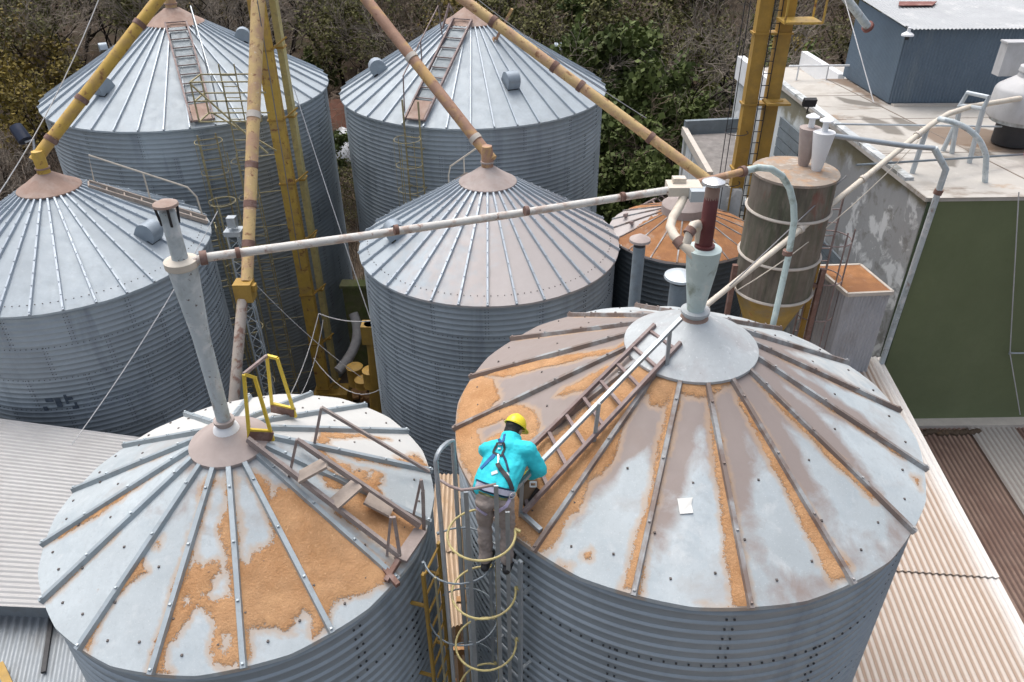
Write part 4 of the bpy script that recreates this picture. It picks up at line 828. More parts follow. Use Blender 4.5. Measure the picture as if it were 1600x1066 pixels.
# right light roof
ZR = 7.2
a0, a1 = at_z(1375, 558, ZR), at_z(1600, 975, ZR); dv = (a1-a0).normalized()
far_r = a0; near_r = a0+dv*20; wdt = 5.2; side = Vector((dv.y, -dv.x, 0)); side = side if side.x < 0 else -side
rr_ = thing('shed', tuple((far_r+near_r)/2+side*2.6-Vector((0, 0, ZR))), 'shed with a dust stained pale corrugated roof in front of the green wall', 'shed')
lift = Vector((0, 0, 0))
mid = a0+dv*((at_z(1450, 895, ZR)-a0).dot(dv))
def cleanR(u, v): return np.clip(1-v[..., 0]*9, 0, 1)*np.ones_like(u[..., 0])*.9+np.zeros((u.shape[0], v.shape[1]))
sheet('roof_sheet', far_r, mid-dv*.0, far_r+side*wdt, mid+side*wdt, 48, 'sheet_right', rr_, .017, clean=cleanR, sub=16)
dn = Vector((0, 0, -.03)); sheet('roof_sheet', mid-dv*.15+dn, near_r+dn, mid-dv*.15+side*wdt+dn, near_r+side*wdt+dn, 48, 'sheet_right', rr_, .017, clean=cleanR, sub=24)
b = MB(); hh = Vector((0, 0, -.12)); inn = side*.12
for p, q in ((far_r+inn, near_r+inn), (far_r+side*(wdt-.1), near_r+side*(wdt-.1)), (far_r+dv*.1+inn, far_r+dv*.1+side*(wdt-.1)), (near_r+inn-dv*.1, near_r-dv*.1+side*(wdt-.1))):
    b.prism([p+hh, q+hh, Vector((q.x, q.y, 0)), Vector((p.x, p.y, 0))], (.02, .02, 0))
b.build('shed_wall', 'sheet_left_dark', rr_)
# brown lower roof
ZB = 5.25; g0 = at_y(1405, 652, 14.80)
br = thing('lean_to', (12, 10.5, 0), 'rust brown corrugated lean-to roof below the green wall', 'shed')
y1 = 14.45; y0 = 2.; zf = ZB-.02; zn = ZB-.9
def brown(name, x0, x1, mat, nr, dz=0., ya=y1, yb=y0):
    f = lambda y: zn+(zf-zn)*(y-y0)/(y1-y0)+dz
    k = .035
    return sheet(name, (x0, ya, f(ya)), (x0-(ya-yb)*k, yb, f(yb)), (x1, ya, f(ya)), (x1-(ya-yb)*k, yb, f(yb)), nr, mat, br, .02, sub=14)
xg = at_z(1508, 662, zf).x; xh = at_z(1577, 662, zf).x
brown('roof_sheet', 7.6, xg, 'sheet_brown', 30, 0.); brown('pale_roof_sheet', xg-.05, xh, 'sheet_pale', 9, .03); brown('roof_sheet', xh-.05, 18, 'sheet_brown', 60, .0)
MB().box((13, 14.62, zf+.02), (11.2, .34, .14)).build('mortar_fillet', 'rim_pale', br)
b = MB().box((12.6, 2.2, (zn-.15)/2), (10, .12, zn-.15)).box((17.9, 8, (zn-.15)/2), (.12, 12, zn-.15)); b.build('shed_wall', 'sheet_left_dark', br)
go = MB()
for k in range(26):
    x = 9.4+k*.075; y = 14.28+random.uniform(-.05, .05); go.lathe((x, y, zf+.0), [(.08, -.01), (.075, .04), (.02, .09+random.uniform(-.03, .02))], 8)
tag(go.build('grain_heap', 'yard'), 'ridge of brown old grain lying along the foot of the green wall', 'grain', None, 'stuff')
# left pale roof
ZL = 6.7; pts = [at_z(0, 655, ZL), at_z(195, 703, ZL), at_z(0, 948, ZL), at_z(75, 952, ZL)]
u_ = Vector((1, -.20, 0)).normalized(); 
A_ = pts[0]; 
far0 = A_-u_*6; far1 = A_+u_*6.5; nn = Vector((.06, -1, 0))*((A_.y-at_z(0, 948, ZL).y)+.0)
sl_ = thing('shed', (-8, 10, 0), 'low shed with a clean pale grey corrugated roof at the left edge', 'shed')
slopez = Vector((0, 0, .0))
sheet('roof_sheet', far0, far1, pts[2]-Vector((1, -.06, 0))*6, pts[2]+Vector((1, -.06, 0))*4.9, 44, 'sheet_left', sl_, .016, sub=20)
e0 = pts[2]-Vector((1, -.06, 0))*6; e1 = pts[2]+Vector((1, -.06, 0))*4.9; low = Vector((0, 0, -.45))
dkv = Vector((.35, -1, 0))*7
sheet('lower_roof_sheet', e0+low+Vector((0, .2, 0)), e0+low+dkv, e1+low+Vector((0, .2, 0)), e1+low+dkv, 78, 'sheet_left_dark', sl_, .016, sub=16)
b = MB(); hh = Vector((0, 0, -.08))
for p, q in ((far0, far1), (far1, e1), (e0+dkv+low, e1+dkv+low), (e1+low, e1+dkv+low)):
    p = p+(Vector((-8.5, 8, p.z))-p)*.015; q = q+(Vector((-8.5, 8, q.z))-q)*.015
    b.prism([p+hh, q+hh, Vector((q.x, q.y, 0)), Vector((p.x, p.y, 0))], (.02, .02, 0))
b.prism([e0+Vector((0, .15, -.03)), e1+Vector((0, .15, -.03)), e1+low+Vector((0, .15, -.05)), e0+low+Vector((0, .15, -.05))], (0, .02, 0))
b.build('shed_wall', 'sheet_left_dark', sl_)
b = MB(); q0 = at_z(85, 960, ZL-.42); b.bar(q0+Vector((-.1, .2, .03)), q0+dkv*.16+Vector((0, 0, .03)), .07, .05); b.build('roof_edge_strip', 'black', sl_)
MB().bar(at_z(0, 1040, 6.35), at_z(18, 1080, 6.35), .12, .12).build('yellow_edge', 'yellow_dark', sl_)
# strip between silos E and F
zs = 7.0; c = [at_z(681, 741, zs), at_z(727, 741, zs), at_z(672, 862, zs), at_z(727, 862, zs), at_z(690, 985, zs-.04), at_z(733, 972, zs-.04)]
cw = thing('covered_walkway', (-.9, 9.0, 0), 'narrow strip of bleached corrugated sheets between the two front silos', 'walkway')
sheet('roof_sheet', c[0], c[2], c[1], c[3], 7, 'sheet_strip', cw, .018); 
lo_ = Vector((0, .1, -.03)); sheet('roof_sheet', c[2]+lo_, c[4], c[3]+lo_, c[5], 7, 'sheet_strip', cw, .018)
b = MB()
for k, y in enumerate((7.3, 8.2, 9.2, 10.2)): b.box((-.85, y, zs-.14), (.9, .08, .12))
for x in (-1.2, -.45): b.box((x, 10.3, zs/2-.1), (.1, .1, zs-.2)); b.box((x, 7.5, zs/2-.1), (.1, .1, zs-.2))
b.build('timber_frame', 'wood_orange', cw)
b = MB()
for px, y in ((735, 7.0), (744, 7.1), (752, 7.3)):
    p = at_y(px, 1000, y); b.bar((p.x, p.y, 0), (p.x, p.y, 10.4), .05)
for zz in (8.3, 7.2, 6.1): p = at_y(745, 1000, 7.2); b.bar((p.x-.25, 7.1, zz), (p.x+.25, 7.1, zz), .09, .05)
tag(b.build('post_frame', 'wood_orange'), 'dark timber posts and rails standing in the gap under the cage ladder', 'frame')
p = at_y(702, 1030, 7.1); tag(MB().box((p.x, 7.1, 3.2), (.16, .06, 6.4)).build('plank', 'wood_orange'), 'orange brown plank standing upright below the broken sheet strip', 'plank')

# ------------------------------------------------------------------ building
RZ = 11.14; f0 = at_z(1452, 308, RZ); bk = at_z(1160, 85, RZ); wv = (bk-f0); wv.z = 0; Lw = wv.length; wv.normalize(); ev = Vector((1, .012, 0)).normalized()
BW = 13.
bd = thing('building', (f0.x+3, f0.y+4, 0), 'flat roofed concrete building with a stained white side and an olive green front', 'building')
def BP(u, v, z): p = f0+ev*u+wv*v; return Vector((p.x, p.y, z))
LM = at_z(1236, 124, RZ); Lr = (LM-f0).dot(wv)
MB().prism([BP(.03, .06, 0), BP(BW, .06, 0), BP(BW, Lr, 0), BP(.03, Lr, 0)], (0, 0, RZ-.02)).build('concrete_body', 'white_wall', bd)
MB().prism([BP(.10, .0, 0), BP(BW, .0, 0), BP(BW, .055, 0), BP(.10, .055, 0)], (0, 0, RZ-.10)).build('green_front', 'green_wall', bd)
MB().prism([BP(-.08, -.03, RZ-.09), BP(BW, -.03, RZ-.09), BP(BW, Lr, RZ-.09), BP(-.08, Lr, RZ-.09)], (0, 0, .09)).build('roof_slab', 'concrete_roof', bd)
MB().prism([BP(-.08, .9, RZ+.002), BP(.12, .9, RZ+.002), BP(.12, Lr, RZ+.002), BP(-.08, Lr, RZ+.002)], (0, 0, .07)).build('parapet', 'white_wall', bd)
vg = np.linspace(-.06, Lr/1., 110); ug = np.linspace(-.06, 9, 110); UU, VV = np.meshgrid(ug, vg)
GX = f0.x+ev.x*UU+wv.x*VV; GY = f0.y+ev.y*UU+wv.y*VV
o_ = mesh_obj('roof_surface', np.stack([GX, GY, np.full_like(GX, RZ+.004)], -1).reshape(-1, 3), [(j*110+i, j*110+i+1, (j+1)*110+i+1, (j+1)*110+i) for j in range(109) for i in range(109)], 'concrete_roof', bd, smooth=0)
zp = lambda pts: [tuple(at_z(1000+a/2.625, 94+c_/2.625, RZ))[:2] for a, c_ in pts]
sm = np.full(GX.shape, -9.); wm = np.full(GX.shape, -9.)
for p in ([(800, 150), (870, 165), (975, 178), (1000, 195), (900, 185), (850, 178)], [(905, 232), (960, 238), (1030, 262), (1090, 310), (1010, 300), (960, 270)], [(1025, 228), (1070, 240), (1150, 275), (1180, 305), (1110, 290), (1060, 262)], [(1330, 360), (1420, 370), (1460, 395), (1380, 400)], [(1230, 390), (1300, 400), (1290, 440), (1240, 430)]): sm = np.maximum(sm, sdist(GX, GY, zp(p)))
for p in ([(1150, 285), (1250, 275), (1380, 280), (1500, 300), (1600, 340), (1600, 390), (1450, 372), (1330, 350), (1230, 345), (1180, 320)], [(700, 66), (820, 64), (930, 130), (1010, 185), (960, 170), (860, 110), (760, 80)], [(1030, 395), (1075, 405), (1060, 425), (1020, 415)]): wm = np.maximum(wm, sdist(GX, GY, zp(p)))
pt_attr(o_, 'stain', np.clip(.62+sm*3.5, 0, 1).reshape(-1)); pt_attr(o_, 'wet', np.clip(.6+wm*2.5, 0, 1).reshape(-1))
vs_ = np.linspace(.06, Lr, 60); zs_ = np.linspace(4, RZ-.095, 60); VV, ZZ = np.meshgrid(vs_, zs_)
ow = mesh_obj('side_wall', np.stack([f0.x+ev.x*.02+wv.x*VV, f0.y+ev.y*.02+wv.y*VV, ZZ], -1).reshape(-1, 3), [(j*60+i, (j+1)*60+i, (j+1)*60+i+1, j*60+i+1) for j in range(59) for i in range(59)], 'side_wall', bd, smooth=0)
pt_attr(ow, 'drip', np.clip(1-(RZ-ZZ)/np.clip(.35+1.6*vnoise(VV*1.1, VV*0+3, 4, 3)*np.clip(VV/4, .25, 1), .2, 3), 0, 1).reshape(-1)); pt_attr(ow, 'grime', np.clip((8.2-VV)/5-(ZZ-8.5)*.12, 0, 1).reshape(-1))
# louvre panels on the side wall
for v_, zt in ((7.3, 10.2), (3.4, 8.2)):
    b = MB()
    for k in range(4): b.box(BP(-.05, v_, zt-.3*k), (.06, 1.7, .27), Matrix.Rotation(math.atan2(-wv.x, wv.y), 3, 'Z'))
    b.build('louvre', 'grey_paint', bd)
# roof seams
b = MB()
for v_ in (2.6, 5.2, 7.4): b.bar(BP(.2, v_, RZ+.005), BP(9, v_, RZ+.005), .025, .008)
b.bar(BP(2.6, .2, RZ+.005), BP(1.55, Lr, RZ+.005), .04, .01); b.build('roof_joint', M('roof joint', (.22, .18, .15), .9), bd)
# rear lower wing
Z2 = 10.6; q = [at_z(1203, 118, Z2), at_z(1160, 85, Z2)]
v2 = Lr; MB().prism([BP(-.02, v2+.01, 0), BP(4.0, v2+.01, 0), BP(4.0, v2+3.4, 0), BP(-.02, v2+3.4, 0)], (0, 0, Z2-.0)).build('rear_wing', 'white_wall', bd)
MB().prism([BP(-.06, v2+.03, Z2+.001), BP(4.05, v2+.03, Z2+.001), BP(4.05, v2+3.45, Z2+.001), BP(-.06, v2+3.45, Z2+.001)], (0, 0, .06)).build('rear_roof', 'concrete_roof', bd)
MB().prism([BP(-.10, v2+.02, Z2-.3), BP(.14, v2+.02, Z2-.3), BP(.14, v2+3.5, Z2-.3), BP(-.10, v2+3.5, Z2-.3)], (0, 0, .75)).build('parapet', 'white', bd)
MB().prism([BP(2.05, v2+.3, Z2+.05), BP(2.25, v2+.3, Z2+.05), BP(2.25, v2+3.4, Z2+.05), BP(2.05, v2+3.4, Z2+.05)], (0, 0, .55)).build('parapet', 'white', bd)
b = MB(); b.tube([BP(.3, Lr-.1, RZ+.42), BP(2.6, Lr-.1, RZ+.42)], .03, 8)
for u in (.6, 1.5, 2.4): b.bar(BP(u, Lr-.1, RZ), BP(u, Lr-.1, RZ+.42), .04)
b.build('roof_rail', 'white', bd)
# shed on the roof
s0 = at_z(1388, 164, RZ); sb = at_z(1317, 121, RZ); svu = Vector((sb.x-s0.x, sb.y-s0.y, 0)); sL = svu.length; svu.normalize(); svx = Vector((1, -.01, 0)).normalized()
SH = at_y(1417, 46, s0.y).z
pt = thing('rooftop_shed', (s0.x+3, s0.y+2, RZ), 'blue grey corrugated shed with a pale tin roof standing on the white building', 'shed')
SP = lambda u, v, z: Vector((s0.x, s0.y, z))+svx*u+svu*v
sheet('front_cladding', SP(0, 0, RZ+.05), SP(0, 0, SH), SP(8, 0, RZ+.05), SP(8, 0, SH), 90, 'blue_clad', pt, .018, sub=2)
sheet('side_cladding', SP(-.01, .0, RZ+.05), SP(-.01, 0, SH), SP(-.01, sL, RZ+.05), SP(-.01, sL, SH+.25), 40, 'blue_clad', pt, .008, sub=2)
MB().prism([SP(.06, .08, RZ), SP(7.9, .08, RZ), SP(7.9, sL-.05, RZ), SP(.06, sL-.05, RZ)], (0, 0, SH-RZ-.1)).build('inner_wall', 'blue_clad', pt)
sheet('tin_roof', SP(-.1, -.2, SH+.04), SP(-.1, sL+.3, SH+.34), SP(8.1, -.2, SH+.04), SP(8.1, sL+.3, SH+.34), 80, 'tin_roof', pt, .016, sub=6)
p = at_z(1428, 8, SH+.26); MB().prism([p+Vector((-.5, -.15, .0)), p+Vector((.45, -.15, .0)), p+Vector((.75, .25, .03)), p+Vector((-.3, .3, .03))], (0, 0, .02)).build('rust_patch', 'red_patch', pt)
MB().prism([SP(.05, -.03, RZ), SP(8, -.03, RZ), SP(8, -.2, RZ), SP(.05, -.2, RZ)], (0, 0, .05)).build('base_kerb', 'rim_pale', pt)
p = at_y(1419, 52, s0.y-.18); lamp = thing('wall_lamp', tuple(p), 'small white dome lamp at the corner of the blue grey shed', 'lamp')
MB().lathe(p, [(.16, -.06), (.15, -.02), (.05, .04), (.04, .14)], 16).build('lamp_shade', 'white', lamp); MB().lathe(p, [(.05, -.16), (.06, -.06)], 12).build('bulb_holder', 'black', lamp); MB().bar(p+Vector((0, 0, .12)), p+Vector((.02, .25, .12)), .03).build('bracket', 'black', lamp)
p = at_y(1352, 40, s0.y+2.0); q = at_y(1318, -8, s0.y+.6); t = thing('duct', tuple(p), 'pale blue duct ending in a red flange on the side of the blue grey shed', 'duct')
px_ = at_y(1356, 42, s0.y+1.1); MB().tube([q, px_], .11, 14).build('duct_pipe', 'pale_blue', t); MB().lathe(px_, [(.16, -.04), (.16, .04)], 16, axis=(px_-q).normalized()).build('flange', 'red_patch', t)
# water tank
wp = at_z(1578, 236, RZ); wt = thing('water_tank', (wp.x+.25, wp.y+.45, RZ), 'large dirty white plastic water tank on a black stand on the roof', 'water tank')
wx, wy = wp.x+.25, wp.y+.45; zb_ = at_y(1575, 182, wy).z; zt_ = at_y(1585, 112, wy).z; wr = .70
MB().lathe((wx, wy, 0), [(wr*1.02, zb_), (wr*1.05, zb_+.05), (wr*1.0, zt_-.42), (wr*.94, zt_-.35), (wr*.48, zt_-.12), (wr*.46, zt_-.02), (wr*.5, zt_), (wr*.48, zt_+.1), (wr*.2, zt_+.14)], 36).build('tank_body', 'tank_white', wt)
MB().lathe((wx, wy, 0), [(wr*.62, RZ+.05), (wr*.62, zb_-.02)], 20).build('stand', 'black', wt); MB().lathe((wx, wy, 0), [(wr*.9, zb_-.1), (wr*.9, zb_)], 24).build('stand_top', 'white_wall', wt)
p = at_y(1580, 92, wy+1.2); tag(MB().box(p, (.55, .3, .75)).box(p+Vector((0, 0, .39)), (.6, .34, .04)).build('cistern_box', 'tank_white'), 'white upright box against the blue grey shed behind the water tank', 'box')
# roof railings and arcs
hp = thing('roof_pipe_stand', tuple(at_z(1480, 262, RZ)), 'grey tube stand carrying the diagonal cream pipe over the concrete roof', 'stand')
def post(px, py, tx_, ty_): p = at_z(px, py, RZ); return p, at_y(tx_, ty_, p.y)
b = MB(); tp = []
for a in ((1425, 271, 1448, 203), (1487, 240, 1500, 165), (1473, 236, 1497, 186), (1514, 255, 1536, 170)):
    p, q = post(*a); MB().tube([p, q], .055, 8).build('stand_post', 'galv_light', hp); tp.append(q)
U1 = at_y(1512, 145, tp[1].y); U2 = at_y(1545, 152, tp[3].y); b.tube([tp[1], U1, U2, tp[3]], .05, 8); b.tube([tp[1], tp[3]], .045, 8)
b.build('stand_frame', 'galv_light', hp)
p = at_z(1539, 285, RZ); b = MB(); pts_ = [at_y(1468, 186, D1.y)]+arc3(at_y(1478, 188, D1.y-.2), at_y(1532, 200, p.y), at_y(1541, 245, p.y), 8)+[p]
tag(b.tube(pts_, .058, 12).build('arched_pipe', 'pale_blue'), 'pale blue arched pipe bending down to the concrete roof', 'pipe')
# long thin pipes and drain pipe
g = thing('drain_pipe', tuple(at_z(1478, 300, RZ)), 'grey pipe turning down into a pale blue drain at the green wall corner', 'pipe')
q1 = at_y(1300, 212, 14.5); q2 = at_y(1415, 228, 14.4); q3 = at_y(1460, 232, 14.35); q4 = at_y(1478, 265, 14.3); q5 = at_y(1466, 300, 14.45); q6 = at_y(1376, 572, 14.45)
MB().tube([q1, q2, q3], .05, 10).build('upper_pipe', 'galv', g); MB().tube([q3, q3.lerp(q4, .5), q4, q5, q6, Vector((q6.x, q6.y, 5))], .062, 12).build('down_pipe', 'pale_blue', g); MB().tube([q5+Vector((.01, 0, .05)), q5-Vector((.01, 0, .05))], .085, 12).build('pipe_clamp', 'rusty_iron', g)
b = MB(); b.prism([BP(-.02, -.02, 0), BP(.16, -.02, 0), BP(.16, -.05, 0), BP(-.02, -.05, 0)], (0, 0, RZ-.1)); b.build('corner_band', 'moss_band', bd)
p, q = at_y(1338, 258, 15.2), at_y(1602, 240, 15.2); p.z = q.z = max(p.z, RZ+.25)
tag(MB().tube([at_y(1338, 258, 14.9), at_y(1606, 241, 16.6)], .025, 8).build('roof_conduit', 'grey_paint'), 'thin dark conduit running across the concrete roof towards the right edge', 'conduit')
tag(MB().tube([at_y(1305, 194, 16.5), at_y(1565, 198, 17.6)], .022, 8).build('roof_conduit', 'galv_light'), 'thin pale conduit running above the roof towards the water tank', 'conduit')
p = at_z(1596, 262, RZ); b = MB(); b.lathe(p+Vector((.1, 0, .2)), [(.1, 0), (.14, .1), (.14, .3), (.05, .42)], 14).lathe(p+Vector((.1, 0, .2)), [(.06, .4), (.06, .6)], 10)
tag(b.build('roof_valve', M('red paint', (.45, .05, .09), .5)), 'small red valve standing at the right edge of the roof', 'valve')
p = at_y(1265, 160, 19.6); fl_ = thing('floodlight', tuple(at_z(1263, 170, RZ)), 'small black floodlight on the edge of the stained white wall', 'floodlight')
MB().box(p, (.32, .12, .2), Matrix.Rotation(.3, 3, 'X')).build('lamp_head', 'black', fl_); MB().bar(p, p+Vector((.02, .1, -.3)), .03).build('bracket', 'black', fl_)
# cable on the green wall
cb = MB(); w1 = at_y(1592, 300, 14.6); w2 = at_y(1578, 552, 14.6); w3 = at_y(1594, 648, 14.6); cb.tube([w1, w2, w3], .012, 6); tag(cb.build('wall_cable', 'wire'), 'pale cable hanging down the olive green wall', 'cable')
tag(MB().tube([w2, w2+Vector((.6, -.05, .03))], .02, 8).lathe(w2, [(.03, -.03), (.03, .03)], 8).build('wall_bracket', 'galv'), 'thin metal arm sticking out of the olive green wall', 'bracket')
# corrugated bin by the wall
bn = thing('corrugated_bin', (7.5, 14.8, 0), 'small white corrugated bin with an orange dusty top against the stained wall', 'bin')
bz = 9.23; k0, k1, k2, k3 = at_z(1276, 419, bz), at_z(1343, 417, bz), at_z(1392, 458, bz), at_z(1324, 461, bz)
for nm, a, b_, nr in (('front_cladding', k3, k2, 12), ('side_cladding', k0, k3, 13)):
    g0 = Vector((a.x, a.y, 0)); g1 = Vector((b_.x, b_.y, 0)); sheet(nm, g0, a, g1, b_, nr, 'bin_sheet', bn, .018, sub=2)
b = MB(); cen = (k0+k1+k2+k3)/4; ins = [p.lerp(cen, .05) for p in (k0, k1, k2, k3)]; b.prism([Vector((p.x, p.y, 0)) for p in ins], (0, 0, bz-.04)); b.build('bin_body', 'bin_sheet', bn)
out = [p+(p-cen)*.04 for p in (k0, k1, k2, k3)]; MB().prism([p+Vector((0, 0, .0)) for p in out], (0, 0, .05)).build('bin_lid', 'grain_old', bn)
b = MB()
for i in range(4): b.bar(out[i]+Vector((0, 0, .02)), out[(i+1) % 4]+Vector((0, 0, .02)), .06, .08)
b.build('lid_rim', 'rim_pale', bn)
# low annex left of tower 2
az = 9.2; an = thing('annex', (6.7, 23, 0), 'low grey flat roofed annex behind the dark yellow elevator legs', 'building')
o0, o1, o2, o3 = at_z(1068, 210, az), at_z(1150, 206, az), at_z(1160, 300, az), at_z(1108, 282, az)
MB().prism([Vector((p.x, p.y, 0)) for p in (o0, o1, o2, o3)], (0, 0, az)).build('annex_wall', 'white_wall', an)
def rim(p, q, h=.25, w_=.16): return MB().bar(p+Vector((0, 0, h/2+.002)), q+Vector((0, 0, h/2+.002)), w_, h)
rim(o3, o0).build('parapet', 'rim_pale', an); rim(o0, o1, .45).build('rear_parapet', 'grey_paint', an)
b = MB(); cen = (o0+o1+o2+o3)/4; b.prism([p.lerp(cen, .08)+Vector((0, 0, .003)) for p in (o0, o1, o2, o3)], (0, 0, .03)); b.build('gravel_roof', M('grey gravel', (.22, .205, .195), .95, 0, .3, 4, bump=.3), an)

# ------------------------------------------------------------------ yard bits
def wire(pts, r, mat, label, name='cable'):
    o = MB().tube(pts, r, 5).build(name, mat); return tag(o, label, 'cable', None)
def sag(p, q, d, n=10):
    p, q = Vector(p), Vector(q); return [p.lerp(q, i/n)-Vector((0, 0, d*4*(i/n)*(1-i/n))) for i in range(n+1)]
wire(sag(at_y(460, 140, 21.0), at_y(650, 700, 16), .3), .012, 'wire', 'white cable running down from the elevator tower past the middle silo')
wire(sag(at_y(158, -10, 20), at_y(-8, 312, 16), .2), .012, 'wire', 'thin guy cable at the far upper left, running down past the left edge silo')
wire(sag(at_y(340, 330, 14.5), at_y(112, 695, 10.5), .15), .009, 'wire', 'thin cable slanting across the wall of the left edge silo')
wire(sag(at_y(395, 440, 19), at_y(565, 590, 19), .2), .012, 'wire', 'cable from the spout coupling slanting down to the tower foot')
wire(sag(at_y(498, 490, 20.5), at_y(590, 500, 17.6), .15), .018, 'wire', 'bundled pale cables reaching from the tower to the middle silo')
wire(sag(at_y(498, 490, 20.5), at_y(440, 640, 17.5), .3), .018, 'wire', 'bundled pale cables dropping from the tower behind the front left silo')
wire(sag(at_y(505, 500, 20.5), at_y(452, 640, 17.5), .5), .014, 'wire', 'second loose cable dropping beside the bundle at the tower')
wire(sag(at_y(490, 560, 20), at_y(598, 606, 17), .7), .014, 'wire', 'drooping cable low between tower foot and middle silo')
wire(sag(at_y(1320, 0, 21), at_y(1365, 160, 18.0), .0), .012, 'wire', 'taut stay wire in front of the blue grey shed side')
wire(sag(at_y(1322, 275, 14.2), at_y(1140, 447, 12.2), .0), .014, 'wire_dark', 'taut stay wire crossing in front of the brown tank')
wire(sag(at_y(1440, 215, 15.7), at_y(1150, 455, 12.4), .3), .012, 'cream_pipe', 'slack wire hanging just below the diagonal cream pipe')
wire(sag(at_y(402, 0, 19.5), at_y(420, 110, 19.9), 0)+sag(at_y(420, 110, 19.9), at_y(470, 420, 20.5), 0), .014, 'wire_dark', 'dark cable running down beside the yellow elevator tower')
wire(sag(at_y(735, -10, 24), at_y(1010, 185, 20), .1), .012, 'wire_dark', 'thin wire running along the long yellow spout')
p0, p1, p2 = at_y(552, 490, 23.2), at_y(572, 535, 22.6), at_y(528, 580, 21.6)
tag(MB().tube(arc3(p0, p1, p2, 12), .17, 12).build('duct_hose', M('grey hose', (.36, .35, .35), .7, 0, .2, 8)), 'thick grey hose curving down beside the rear left silo', 'hose')
for px, py, y, rr, hh, lab in ((581, 590, 18.8, .26, .6, 'small yellow drum lying nearest the middle silo'), (566, 592, 19.6, .24, .3, 'round yellow lid lying in the dark yard'), (556, 588, 20.2, .26, .7, 'yellow drum standing beside the tower foot')):
    p = at_y(px, py, y); t = MB().lathe((p.x, p.y, p.z-.3), [(rr, 0), (rr*1.04, .02), (rr, .05), (rr, hh-.05), (rr*1.04, hh-.02), (rr*.9, hh)], 20); tag(t.build('drum', 'yellow_dark'), lab, 'drum', 'yellow drums in the yard')
p = at_y(585, 560, 18.6); tag(MB().tube([p+Vector((0, 0, 1.2)), p, p+Vector((-.3, .3, -3))], .18, 12).box(p+Vector((0, 0, .9)), (.5, .4, .6)).build('auger_boot', 'yellow_dark'), 'dark yellow auger boot half hidden behind the middle silo', 'auger')
b = MB(); rng = random.Random(4)
for k in range(90):
    x = rng.uniform(-7, -1.5); y = rng.uniform(18, 23); b.box((x, y, .06+rng.random()*.2), (rng.uniform(.1, .6), rng.uniform(.05, .3), rng.uniform(.04, .25)), Matrix.Rotation(rng.random()*6, 3, 'Z'))
tag(b.build('rubble', 'wood_orange', smooth=0), 'orange brown debris scattered on the dark yard floor around the tower foot', 'debris', None, 'stuff')
q = at_y(580, 470, 24.2); tag(MB().box((q.x, 24.2, q.z/2), (1.9, .3, q.z+1.4)).box((q.x, 24.1, q.z+.75), (2.0, .5, .1)).build('garden_wall', 'mossy'), 'mossy concrete wall seen in the gap between rear left and middle silos', 'wall')
# tarp pile
n_ = 30; XX, YY = np.meshgrid(np.linspace(-2.2, 2.2, n_), np.linspace(-2, 2, n_))
F = [(j*n_+i, j*n_+i+1, (j+1)*n_+i+1, (j+1)*n_+i) for j in range(n_-1) for i in range(n_-1)]
hh = np.clip(1-(XX/2.2)**2-(YY/2.)**2, -.05, 1); hh = np.sign(hh)*np.abs(hh)**.5*(.9+.9*vnoise(XX*1.4+9, YY*1.4+3, 5, 3)); c = at_y(534, 232, 46)
tag(mesh_obj('tarp_pile', np.stack([XX+c.x, YY+46, hh+c.z-.35], -1).reshape(-1, 3), F, 'tarp'), 'heap covered with a crumpled white tarp between the two rear silos', 'tarp')
hh2 = np.clip(1-(XX/2.2)**2-(YY/2.)**2, -.3, 1)*(1.2+1.3*vnoise(XX+5, YY+3, 6, 3)); c2 = at_y(524, 190, 51)
tag(mesh_obj('soil_mound', np.stack([XX*3+c2.x, YY*1.6+51, hh2*1.3+c2.z-1.0], -1).reshape(-1, 3), F, 'soil_red'), kind='structure')
# street lamp by the left thicket
p = at_y(38, 214, 24); lp = thing('yard_lamp', (p.x+.3, 24, 0), 'dark blue lamp on a thin pale arm in the thicket at the left edge', 'lamp')
MB().tube([at_y(24, 198, 24), at_y(40, 220, 23.8)], [.2, .22], 12).build('lamp_head', 'lamp_blue', lp); MB().tube([at_y(40, 222, 23.8), at_y(52, 218, 23.8), at_y(54, 236, 23.8), Vector((at_y(54, 236, 23.8).x, 23.8, 0))], .04, 8).build('lamp_arm', 'white', lp)
# paper on the roof of F
p = [on_cone('F', *q) for q in ((1058, 781), (1082, 780), (1080, 790), (1083, 804), (1062, 805))]
b = MB(); cen = sum(p, Vector())/5
b.prism([q+Vector((0, 0, .012+.006*(i % 2))) for i, q in enumerate(p)], (0, 0, .004)); tag(b.build('paper_scrap', 'paper', smooth=0), 'torn scrap of white paper lying on the big front silo roof', 'paper')

# ------------------------------------------------------------------ the worker
from mathutils.bvhtree import BVHTree
def capsule(b, p, q, r1, r2, n=14, flat=1.):
    p, q = Vector(p), Vector(q); d = q-p; L = d.length
    prof = [(max(.001, r1*math.cos(a)), r1*math.sin(a)) for a in [-math.pi/2+k*math.pi/10 for k in range(6)]]+[(max(.001, r2*math.cos(a)), L+r2*math.sin(a)) for a in [k*math.pi/10 for k in range(6)]]
    return b.lathe(p, prof, n, axis=d.normalized() if L > 1e-5 else None)
def ellipsoid(b, c, rad, M3=None, n=18, m=12):
    c = Vector(c); vs = []
    for i in range(m+1):
        t = -math.pi/2+math.pi*i/m
        for k in range(n):
            v = Vector((rad[0]*max(.002, math.cos(t))*math.cos(2*math.pi*k/n), rad[1]*max(.002, math.cos(t))*math.sin(2*math.pi*k/n), rad[2]*math.sin(t)))
            vs.append(c+(M3 @ v if M3 is not None else v))
    fs = [(i*n+k, i*n+(k+1) % n, (i+1)*n+(k+1) % n, (i+1)*n+k) for i in range(m) for k in range(n)]+[tuple(range(n))[::-1], tuple(range(m*n, m*n+n))]
    return b.add(vs, fs)
